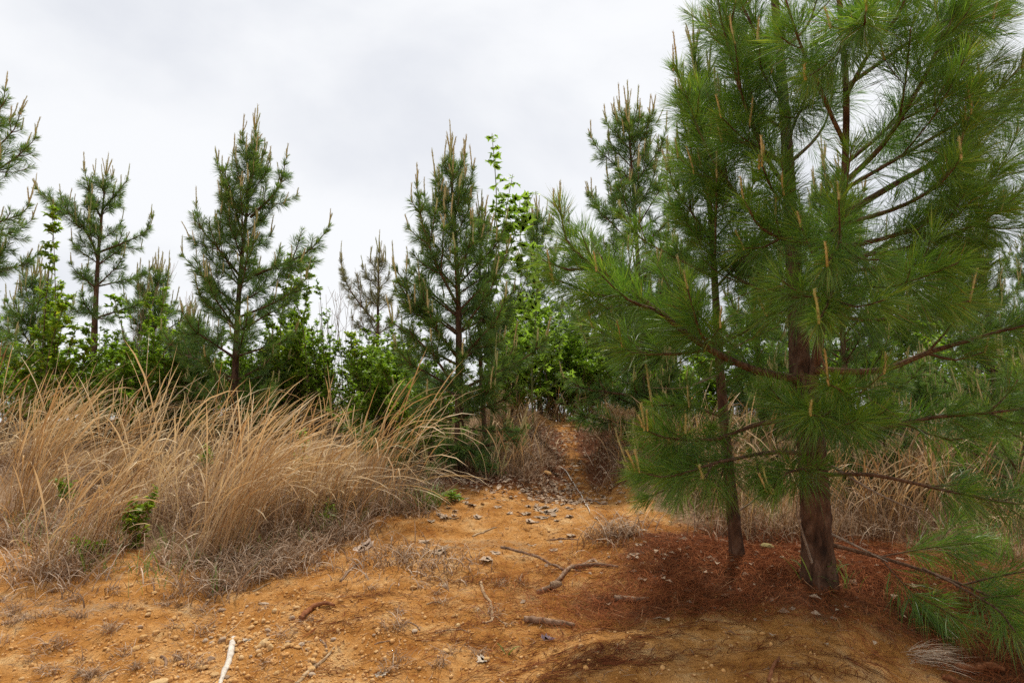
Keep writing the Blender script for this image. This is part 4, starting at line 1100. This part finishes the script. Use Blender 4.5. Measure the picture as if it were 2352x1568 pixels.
Ys = 7.9
sapling('tall sycamore sapling with lime lobed leaves rising beside the dark path pine', 61,
        [([at(1128, 1010, Ys), at(1130, 800, Ys), at(1122, 620, Ys), at(1140, 470, Ys), at(1130, 306, Ys)], .018), ([at(1125, 640, Ys), at(1150, 540, Ys - .1), at(1178, 400, Ys - .1)], .008),
         ([at(1126, 700, Ys), at(1175, 560, Ys - .1), at(1225, 445, Ys - .2)], .009), ([at(1128, 760, Ys), at(1100, 640, Ys + .2), at(1088, 500, Ys + .2)], .006),
         ([at(1128, 780, Ys), at(1190, 680, Ys - .2), at(1238, 570, Ys - .3)], .008), ([at(1175, 560, Ys - .1), at(1190, 500, Ys), at(1195, 450, Ys)], .005),
         ([at(1190, 680, Ys - .2), at(1200, 600, Ys - .3), at(1180, 530, Ys - .35)], .005), ([at(1130, 820, Ys), at(1180, 760, Ys - .3), at(1215, 700, Ys - .4)], .006)], 300, .15)
Yq = 8.8
sapling('leafier sycamore sapling to the right of the tall one, leaves hiding its stem', 62,
        [([at(1225, 1000, Yq), at(1222, 850, Yq), at(1232, 700, Yq), at(1235, 560, Yq)], .015), ([at(1224, 860, Yq), at(1190, 780, Yq), at(1165, 690, Yq)], .008),
         ([at(1224, 880, Yq), at(1270, 800, Yq), at(1290, 720, Yq)], .008), ([at(1225, 920, Yq), at(1180, 860, Yq - .2), at(1150, 800, Yq - .2)], .007),
         ([at(1225, 930, Yq), at(1275, 880, Yq - .2), at(1310, 860, Yq - .2)], .007)], 280, .135)
# vine leaves on the dark path pine's lower trunk
vt = thing('climbing_vine', 'green climbing vine with a few broad leaves on the dark path pine trunk', 'vine')
vl = smooth_line([at(1062, 1060, 7.0), at(1075, 1000, 6.95), at(1052, 930, 6.95), at(1060, 880, 6.98)], 20)
mb = MB(); tube(mb, vl, .004, 5); mb.build('stem', M['green_stem'], vt)
r6 = np.random.default_rng(66)
for k in range(16):
    p = vl[r6.integers(20)]; az = r6.uniform(3.4, 6.0)
    place_leaf(SYC[k % 3], vt, p + np.array([math.cos(az) * .07, -.05, r6.uniform(-.04, .04)]), (math.cos(az), -.5, r6.uniform(-.5, .3)), (0, -.6, 1), .10)

# bare dry weeds standing against the sky
def dry_weed(label, uv, Y, top, seed):
    r = np.random.default_rng(seed); o = thing('dry_weed', label, 'dry weed', 'leafless dry weeds')
    c = at(uv[0], uv[1], Y); c[2] = float(height(c[0], c[1]))
    hh = at(uv[0], top, Y)[2] - c[2]
    for k in range(6):
        tip = c + np.array([r.normal() * .16, r.normal() * .12, hh * r.uniform(.75, 1)])
        ln = smooth_line([c + r.normal(size=3) * [.08, .08, 0], (c + tip) / 2 + r.normal(size=3) * .04, tip], 14)
        mb = MB(); tube(mb, ln, np.linspace(.006, .0022, 14), 5)
        for q in range(9):
            i = r.integers(6, 13); d = unit(np.array([r.normal() * .5, r.normal() * .5, 1]))
            tube(mb, smooth_line([ln[i], ln[i] + d * .12, ln[i] + d * .22 + UP * .05], 5), [.0025, .002, .002, .0018, .0015], 4, cap=False)
        mb.build('stalk', M['dry_stalk'], o, smooth=True)
for i, (uv, Y, top, lab) in enumerate((((440, 880), 10.6, 610, 'bare dry weed left of the broad pine'), ((815, 880), 10.8, 615, 'bare dry weed left of the half dead pine'), ((760, 880), 10.2, 640, 'thin bare weed right of the broad pine'),
                                       ((320, 880), 10.9, 600, 'bushy tan dead weed by the short brownish pine'), ((1090, 470), 7.5, 395, '') )):
    if lab:
        dry_weed(lab, uv, Y, top, 3000 + i)

# ------------------------------------------------------------------ things on the ground
def stick(name, label, pts, r, mat, group=None, sides=8, rough=.34, fork=None, lift=.35):
    o = thing(name, label, 'stick' if 'root' not in name else 'root', group) if fork else None
    def line(pp, ra):
        g = [gp(*q) for q in pp]; l = smooth_line(g, 26)
        l[:, 2] = np.maximum(height(l[:, 0], l[:, 1]) + ra * lift, 0.5 * (l[:, 2] + height(l[:, 0], l[:, 1])) )
        return l
    def rf(a, t):
        return 1 + rough * gnoise(np.cos(a) * 2 + t * 9, np.sin(a) * 2 + t * 4 + r * 900)
    l = line(pts, r); mb = MB()
    tube(mb, l, r * np.interp(np.linspace(0, 1, 26), [0, .15, .8, 1], [.9, 1, .75, .5]), sides, .5, rf)
    if o is None:
        return tag(mb.build(name, M[mat], smooth=True), label, 'root' if 'root' in name else 'stick', group)
    mb.build('shaft', M[mat], o, smooth=True)
    for fpts, fr in fork:
        mb = MB(); tube(mb, line(fpts, fr), np.linspace(fr, fr * .5, 26), 6, .5, rf); mb.build('side_twig', M[mat], o, smooth=True)
    return o
stick('stick', 'bleached white stick at the bottom edge of the sand', [(536, 1468), (530, 1500), (522, 1530), (503, 1580)], .016, 'bleached')
stick('stick', 'long tan twig slanting at the bottom, right of the bleached stick', [(680, 1572), (725, 1530), (768, 1488)], .009, 'tan_stick')
stick('root', 'arched reddish root breaking the sand left of centre', [(690, 1428), (715, 1405), (745, 1392), (768, 1398)], .014, 'root', lift=1.2)
stick('stick', 'forked tan twig standing on the sand below the centre', [(1104, 1340), (1112, 1365), (1128, 1390), (1130, 1428)], .010, 'tan_stick', fork=[([(1108, 1432), (1125, 1428), (1140, 1418), (1165, 1440)], .006)])
stick('stick', 'dark curved branch reaching from the red litter over the sand', [(1235, 1365), (1275, 1345), (1320, 1305), (1365, 1300), (1420, 1306)], .014, 'stick', lift=1.0)
stick('root', 'long bark covered root running to the path mouth', [(1150, 1258), (1200, 1270), (1245, 1285), (1290, 1308), (1335, 1312)], .011, 'stick')
stick('stick', 'thick brown branch lying across the edge of the red litter', [(1205, 1428), (1245, 1432), (1290, 1436), (1320, 1442)], .018, 'stick', lift=.9)
stick('stick', 'flaking bark stick in the red litter before the slim pine', [(1412, 1380), (1450, 1384), (1490, 1380)], .018, 'stick', lift=.9)
stick('stick', 'pale thin stalk lying along the footpath', [(1288, 1075), (1310, 1100), (1335, 1140), (1355, 1180)], .006, 'bleached', lift=2)
stick('stick', 'short dark twig on the footpath beside the pale stalk', [(1345, 1145), (1370, 1152), (1395, 1158)], .008, 'twig')
stick('stick', 'tan twig with knobs at the left of the path mouth', [(1085, 1232), (1115, 1222), (1140, 1212)], .008, 'tan_stick')
stick('stick', 'brown straight twig pointing at the dead grass mat', [(782, 1335), (805, 1310), (832, 1288)], .009, 'stick')
stick('stick', 'thin twig on the sand right of the spiky tussock', [(1262, 1240), (1290, 1238), (1330, 1240)], .008, 'stick')
stick('stick', 'twig lying across the head of the footpath', [(1292, 978), (1330, 984), (1365, 988)], .012, 'tan_stick')
stick('root', 'thick red root at the lower right corner', [(2195, 1545), (2235, 1548), (2275, 1542), (2310, 1550)], .022, 'root', lift=1.0)
stick('root', 'slim red root under the thick one in the lower right corner', [(2165, 1560), (2200, 1572), (2240, 1580)], .013, 'root', lift=.9)
stick('root', 'dark root sticking out of the sandy hump', [(1765, 1570), (1775, 1540), (1790, 1515)], .008, 'root', lift=1.0)
for i, (a, b, r_) in enumerate((((370, 1508), (380, 1535), .008), ((560, 1480), (610, 1445), .003), ((580, 1360), (622, 1340), .006), ((735, 1470), (750, 1505), .006), ((450, 1440), (480, 1452), .005), ((500, 1475), (560, 1420), .004),
                               ((930, 1430), (965, 1450), .005), ((1000, 1455), (1070, 1448), .004), ((170, 1560), (195, 1530), .006), ((860, 1480), (905, 1475), .004), ((240, 1550), (275, 1535), .005), ((980, 1390), (1010, 1385), .005), ((620, 1240), (660, 1222), .007))):
    m_ = ((a[0] + b[0]) / 2 + 6, (a[1] + b[1]) / 2 - 4)
    stick('twig', 'thin broken twig lying on the open sand', [a, m_, b], r_, 'tan_stick' if i % 3 else 'stick', group='broken twigs on the open sand', sides=6)

def stone_mesh(seed, sub=1):
    import bmesh
    bm = bmesh.new(); bmesh.ops.create_icosphere(bm, subdivisions=sub + 1, radius=1)
    r = np.random.default_rng(seed)
    pl = [(unit(r.normal(size=3)), r.uniform(.55, .9)) for _ in range(7)]
    for v in bm.verts:
        c = np.array(v.co)
        for nrm, dd in pl:
            k = c.dot(nrm)
            if k > dd:
                c = c - nrm * (k - dd) * .92
        c = c * (1 + r.normal() * .03)
        v.co = c
    me = bpy.data.meshes.new('stone'); bm.to_mesh(me); bm.free()
    a = me.attributes.new('tint', 'FLOAT', 'POINT'); a.data.foreach_set('value', r.uniform(.2, .9, len(me.vertices)).astype(np.float32))
    return me
STONES = {}
def stone(name, label, uv, sx, sy, sz, mat='stone', seed=0, group=None, rot=None, bury=.25):
    key = (seed % 6, mat)
    if key not in STONES:
        STONES[key] = stone_mesh(40 + seed % 6); STONES[key].materials.append(M[mat])
    o = link(name, STONES[key], None)
    r = np.random.default_rng(seed + 5)
    p = gp(*uv) if len(uv) == 2 else np.array(uv)
    o.location = (p[0], p[1], p[2] + sz * (1 - 2 * bury)); o.scale = (sx, sy, sz)
    o.rotation_euler = (r.uniform(-.25, .25), r.uniform(-.25, .25), r.uniform(0, 6.28) if rot is None else rot)
    return tag(o, label, 'stone', group)
stone('stone', 'ochre stone lying on the footpath', (1256, 1090), .055, .045, .028, 'stone', 3, rot=.1)
stone('stone', 'mossy ochre stone between the two near trunks', (1762, 1268), .05, .045, .04, 'moss_stone', 1)
stone('stone', 'pale angular stone, left of the pair by the bleached stick', (605, 1482), .027, .025, .022, 'stone_pale', 2)
stone('stone', 'pale angular stone, right of the pair by the bleached stick', (622, 1490), .019, .018, .018, 'stone_pale', 4)
stone('stone', 'flat slab of ochre stone at the bottom left', (362, 1578), .050, .028, .018, 'stone_pale', 5, rot=.25)
stone('stone', 'single pale ochre stone on the smooth sand left of centre', (630, 1406), .017, .015, .013, 'stone_pale', 0)
stone('stone', 'dark red pebble among the gravel', (420, 1528), .016, .011, .008, 'stone_dark', 7, rot=.5)
stone('stone', 'white rounded stone by the dead grass mat', (1022, 1350), .028, .022, .020, 'stone_grey', 8)
stone('stone', 'small yellow stone with a curled leaf below the centre', (1052, 1440), .018, .015, .014, 'stone_pale', 9)
stone('stone', 'broken ochre slab stone on the sand left of centre', (605, 1388), .035, .012, .008, 'stone_grey', 10, rot=.3)
r7 = np.random.default_rng(77)
k = 0
while k < 120:
    if k < 85:
        u, v = r7.normal(560, 130), r7.normal(1490, 50)
    else:
        u, v = r7.uniform(20, 1150), r7.uniform(1330, 1565)
    if not (1320 < v < 1575 and 5 < u < 1150):
        continue
    s = r7.uniform(.007, .016) * (1.4 if r7.random() < .15 else 1)
    stone('pebble', 'small ochre pebble scattered on the open sand', (u, v), s * r7.uniform(.9, 1.5), s, s * r7.uniform(.6, .9), 'stone' if r7.random() < .8 else 'stone_grey', int(r7.integers(1000)), 'ochre pebbles on the sand')
    k += 1
# finer gravel nobody could count
def gravel():
    r = np.random.default_rng(78); n = 8000
    t = (1 + 5 ** .5) / 2
    ico = unit(np.array([(-1, t, 0), (1, t, 0), (-1, -t, 0), (1, -t, 0), (0, -1, t), (0, 1, t), (0, -1, -t), (0, 1, -t), (t, 0, -1), (t, 0, 1), (-t, 0, -1), (-t, 0, 1)], float))
    fc = np.array([(0, 11, 5), (0, 5, 1), (0, 1, 7), (0, 7, 10), (0, 10, 11), (1, 5, 9), (5, 11, 4), (11, 10, 2), (10, 7, 6), (7, 1, 8), (3, 9, 4), (3, 4, 2), (3, 2, 6), (3, 6, 8), (3, 8, 9), (4, 9, 5), (2, 4, 11), (6, 2, 10), (8, 6, 7), (9, 8, 1)])
    h = n // 2
    x = np.concatenate([r.normal(-1.25, .55, h), r.uniform(-4.0, 1.4, n - h)]); y = np.concatenate([r.normal(3.35, .35, h), r.uniform(2.6, 6.0, n - h)])
    ok = (y < front_edge(x) - .1); x, y = x[ok], y[ok]; n = len(x)
    s = np.abs(r.normal(0, .0042, n)) + .0018
    z = height(x, y)
    V = ico[None] * (s[:, None, None] * r.uniform(.5, 1.3, (n, 1, 3))) * r.uniform(.75, 1.2, (n, 12, 1)) + np.stack([x, y, z + s * .3], 1)[:, None, :]
    F = fc[None] + (np.arange(n) * 12)[:, None, None]
    mb = MB(); mb.add(V.reshape(-1, 3), F.reshape(-1, 3), np.repeat(r.random(n), 12))
    o = mb.build('gravel', M['stone'], kind='stuff'); tag(o, 'fine ochre gravel strewn over the sand', 'gravel')
gravel()

# fallen needles and straw
def litter(name, label, x, y, L, w, mat, seed, lift=.02, tint=.5, cat='litter', tilt=.25, az=None):
    r = np.random.default_rng(seed); n = len(x)
    B = np.stack([x, y, height(x, y) + r.uniform(.002, 1, n) ** 2 * lift + .002], 1)
    a = r.uniform(0, 6.28, n) if az is None else r.normal(az, .7, n)
    H = np.stack([np.cos(a), np.sin(a), np.zeros(n)], 1)
    E = B + H * L[:, None]; E[:, 2] = height(E[:, 0], E[:, 1]) + r.uniform(.002, 1, n) ** 2 * lift + .002
    Mm = (B + E) / 2 + np.stack([-np.sin(a), np.cos(a), np.zeros(n)], 1) * (L * r.normal(0, .10, n))[:, None]
    Mm[:, 2] = np.maximum(Mm[:, 2], height(Mm[:, 0], Mm[:, 1]) + .003) + r.uniform(0, lift * .4, n)
    Wd = unit(np.cross(H, UP + r.normal(size=(n, 3)) * .5)) * (w * .5)
    V = np.stack([B, Mm + Wd, Mm - Wd, E], 1); b = (np.arange(n) * 4)[:, None]
    mb = MB(); mb.add(V.reshape(-1, 3), np.concatenate([b + [0, 1, 2], b + [1, 3, 2]]), np.repeat(np.clip(r.normal(tint, .2, n), 0, 1), 4))
    o = mb.build(name, M[mat], kind='stuff'); tag(o, label, cat)
r8 = np.random.default_rng(81)
n = 30000
x = np.concatenate([r8.normal(1.75, .62, n), r8.normal(2.6, .45, 14000), r8.normal(.70, .5, 5200)])
y = np.concatenate([r8.normal(4.45, .42, n), r8.normal(3.6, .55, 14000), r8.normal(4.0, .24, 5200)])
rr = np.sqrt(((x - .85) / .85) ** 2 + ((y - 3.20) / .52) ** 2) + .15 * fbm(x, y, .5, 2)
keep = ((rr > .95) & (fbm(x, y, .35, 3) > r8.uniform(-1.1, .35, len(x)))) | (r8.random(len(x)) < .02); x, y = x[keep], y[keep]
litter('pine_straw', 'red brown fallen needles thick under the two near pines', x, y, r8.uniform(.07, .19, len(x)), .0024, 'straw', 82, .045)
# drifts of needles lying in lines on the hump and the sand
xs_, ys_ = [], []
for k in range(36):
    cx, cy = (r8.uniform(.0, 1.6), r8.uniform(2.7, 3.9)) if k < 18 else (r8.uniform(-1.5, .5), r8.uniform(3.2, 4.6))
    n = int(r8.integers(30, 150)); an = r8.uniform(-.2, .8); t = r8.normal(size=n) * .17
    xs_.append(cx + np.cos(an) * t + r8.normal(size=n) * .02); ys_.append(cy + np.sin(an) * t + r8.normal(size=n) * .02)
x = np.concatenate(xs_); y = np.concatenate(ys_)
litter('pine_straw', 'loose drifts of fallen needles on the sandy hump', x, y, r8.uniform(.05, .17, len(x)), .0030, 'straw', 83, .014, .15, az=.4)
n = 5200; x = r8.uniform(-4, 2.2, n); y = r8.uniform(2.6, 6.4, n); k_ = y < front_edge(x) + .2; x, y = x[k_], y[k_]
litter('straw_bits', 'bits of dry straw and bark strewn over the open sand', x, y, np.abs(r8.normal(0, .05, len(x))) + .012, .0032, 'dead_grass', 84, .008, .3)
n = 6500; x = r8.uniform(-4.2, 1.3, n); y = r8.uniform(2.6, 6.2, n); k_ = (y < front_edge(x) + .1) & (fbm(x, y, .45, 3) > r8.uniform(-.7, .5, n)); x, y = x[k_], y[k_]
litter('debris', 'dark crumbs of bark, root hair and needles caught in hollows of the sand', x, y, np.abs(r8.normal(0, .03, len(x))) + .010, .0045, 'straw', 87, .006, .15)
n = 2200; x = r8.normal(-.1, .55, n); y = r8.normal(6.7, .35, n)
litter('pine_straw', 'fallen needles below the dark path pine', x, y, r8.uniform(.06, .17, n), .003, 'straw', 85, .03, .35)
n = 5000; y = r8.uniform(6.3, 10.6, n); x = np.interp(y, PATH_Y, PATH_X) + r8.normal(0, .6, n)
litter('pine_straw', 'fallen needles along the shaded footpath', x, y, r8.uniform(.05, .17, n), .003, 'straw', 86, .015, .3)

# little dead grass crowns on the sand
r9 = np.random.default_rng(91)
for k in range(64):
    if k < 26:
        u, v = r9.uniform(0, 330), r9.uniform(1360, 1560)
    else:
        u, v = r9.uniform(60, 1200), r9.uniform(1330, 1560)
    c = gp(u, v); n = int(r9.integers(18, 46)); s = r9.uniform(.04, .11)
    mb = MB(); B = np.stack([c[0] + r9.normal(size=n) * s * .3, c[1] + r9.normal(size=n) * s * .25, np.zeros(n)], 1); B[:, 2] = height(B[:, 0], B[:, 1]) - .004
    blades(mb, B, s * r9.uniform(.6, 1.4, n), r9.uniform(0, 6.28, n), r9.uniform(.3, 1.1, n), r9.uniform(1.4, 2.4, n), np.full(n, .0035), r9, np.clip(r9.normal(.45, .2, n), 0, 1), 5)
    o = mb.build('dead_grass_tuft', M['dead_grass']); tag(o, 'tiny withered grass crown on the open sand', 'grass tuft', 'withered grass crowns on the open sand')

# dead leaves
DEAD = [sycamore_leaf('dead_leaf', 70 + i, .08, .05 + .07 * i) for i in range(4)]
for m_ in DEAD:
    m_.materials.append(M['dead_leaf'])
def dead_leaf(label, uv, size, mat=None, seed=0, group=None, p=None, flip=.5):
    r = np.random.default_rng(seed + 300)
    me = DEAD[seed % 4]
    if mat:
        me = me.copy(); me.materials.clear(); me.materials.append(M[mat])
    q = gp(*uv) if p is None else p
    az = r.uniform(0, 6.28)
    up = 1
    o = place_leaf(me, None, q + np.array([0, 0, size * .035]), (math.cos(az), math.sin(az), .178 * math.sin(az) + r.uniform(-.08, .08)), unit(np.array([0, -.2, 1.0]) + r.normal(size=3) * .13), size, 'dead_leaf')
    return tag(o, label, 'leaf', group)
dead_leaf('large pale dead leaf at the rim of the wiry grass mat', (845, 1262), .17, 'pale_leaf', 1)
dead_leaf('curled grey brown dead leaf, larger of the two behind the grass mats', (1012, 1262), .13, None, 2)
dead_leaf('small curled dead leaf left of the larger grey brown one', (972, 1248), .09, None, 3)
dead_leaf('dark curled dead leaf upright on the sand right of the grass mats', (1128, 1285), .09, None, 4)
dead_leaf('curled dead leaf lying just above the upright dark one', (1140, 1268), .07, None, 5)
dead_leaf('dark purple dead leaf at the edge of the red litter', (1248, 1470), .07, 'purple_leaf', 6)
dead_leaf('narrow white dead leaf on the shaded sand', (1115, 1512), .06, 'white_leaf', 7)
dead_leaf('grey leaf at the bottom edge of the open sand', (880, 1545), .06, 'white_leaf', 8)
dead_leaf('pale dead leaf on the sand above the bleached stick', (565, 1475), .05, 'white_leaf', 9)
ra = np.random.default_rng(95)
for k in range(70):
    u, v = ra.normal(1262, 32), ra.normal(1135, 42)
    if not 1020 < v < 1210:
        v = 1130
    dead_leaf('grey brown dead leaf heaped on the left bank of the footpath', (u, v), ra.uniform(.05, .085), None, 400 + k, 'dead leaves heaped beside the footpath')
for k in range(26):
    u, v = ra.uniform(960, 1240), ra.normal(1170, 22)
    dead_leaf('brown dead leaf strewn below the dark path pine', (u, v), ra.uniform(.05, .085), None, 500 + k, 'dead leaves below the dark path pine')
for k in range(12):
    u, v = ra.uniform(1180, 1480), ra.uniform(1180, 1300)
    dead_leaf('scrap of dead leaf on the sand at the path mouth', (u, v), ra.uniform(.035, .07), None, 600 + k, 'dead leaf scraps at the path mouth')

# brown leaf flakes matted on the path banks and below the pines
rf_ = np.random.default_rng(97); n = 2600
yy = np.concatenate([rf_.uniform(6.0, 10.6, 1500), rf_.normal(6.5, .3, 700), rf_.normal(4.5, .45, 400)])
xx = np.concatenate([np.interp(yy[:1500], PATH_Y, PATH_X) + rf_.choice([-1, 1], 1500, p=[.65, .35]) * np.abs(rf_.normal(.38, .25, 1500)), rf_.normal(-.05, .5, 700), rf_.normal(1.7, .7, 400)])
P_ = np.stack([xx, yy, height(xx, yy) + rf_.uniform(.003, .025, n)], 1)
D_ = rf_.normal(size=(n, 3)); D_[:, 2] *= .2
mb = MB(); ovate(mb, P_, D_, unit(UP + np.array([0, -.2, 0]) + rf_.normal(size=(n, 3)) * .3), rf_.uniform(.02, .07, n), rf_, rf_.random(n), .6)
tag(mb.build('leaf_litter', M['dead_leaf'], kind='stuff'), 'flakes of brown leaf litter on the path banks and under the pines', 'leaf litter')

# pine cone beside the curved branch
def pine_cone():
    o = thing('pine_cone', 'open brown pine cone beside the dark curved branch', 'pine cone')
    mb = MB(); tube(mb, [(0, 0, 0), (0, 0, .03), (0, 0, .06), (0, 0, .078)], [.008, .010, .007, .002], 7, .3); core = mb.build('core', M['cone'], o, smooth=True)
    sc = MB()
    sc.add(np.array([(-.005, 0, 0), (.005, 0, 0), (.011, .016, .004), (0, .022, .009), (-.011, .016, .004), (0, .018, -.001), (0, .012, .009)]), np.array([(0, 1, 6), (1, 2, 6), (2, 3, 6), (3, 4, 6), (4, 0, 6), (1, 0, 5), (2, 1, 5), (3, 2, 5), (4, 3, 5), (0, 4, 5)]), .6)
    me = sc.mesh('scale'); me.materials.append(M['cone'])
    for k in range(70):
        t = k / 70; a = k * 2.39996
        s = link('scale', me, None, o)
        s.location = (0.004 * math.cos(a + 1.57), 0.004 * math.sin(a + 1.57), .004 + t * .068)
        f = (.75 + .5 * math.sin(math.pi * (t * .8 + .15))) * (1 - .5 * t * t)
        s.scale = (f, f, f); s.rotation_euler = (.35 + .5 * t, 0, a)
    p = gp(1262, 1354)
    o.location = (p[0], p[1], p[2] + .022); o.rotation_euler = (math.radians(78), 0, math.radians(75))
pine_cone()
# bleached wood fibres at the lower right
mb = MB(); c = gp(2125, 1520); n = 160; r = np.random.default_rng(5)
B = np.stack([c[0] + r.normal(size=n) * .05, c[1] + r.normal(size=n) * .03, np.zeros(n)], 1); B[:, 2] = height(B[:, 0], B[:, 1]) + r.uniform(0, .03, n)
blades(mb, B, r.uniform(.08, .2, n), r.normal(-.5, .5, n), r.uniform(1.0, 1.5, n), r.uniform(1.5, 1.9, n), np.full(n, .003), r, r.uniform(.6, 1, n), 5)
tag(mb.build('wood_fibre', M['dead_grass']), 'wisp of bleached fibre in the red litter at the lower right', 'wood fibre')

bpy.context.view_layer.update()
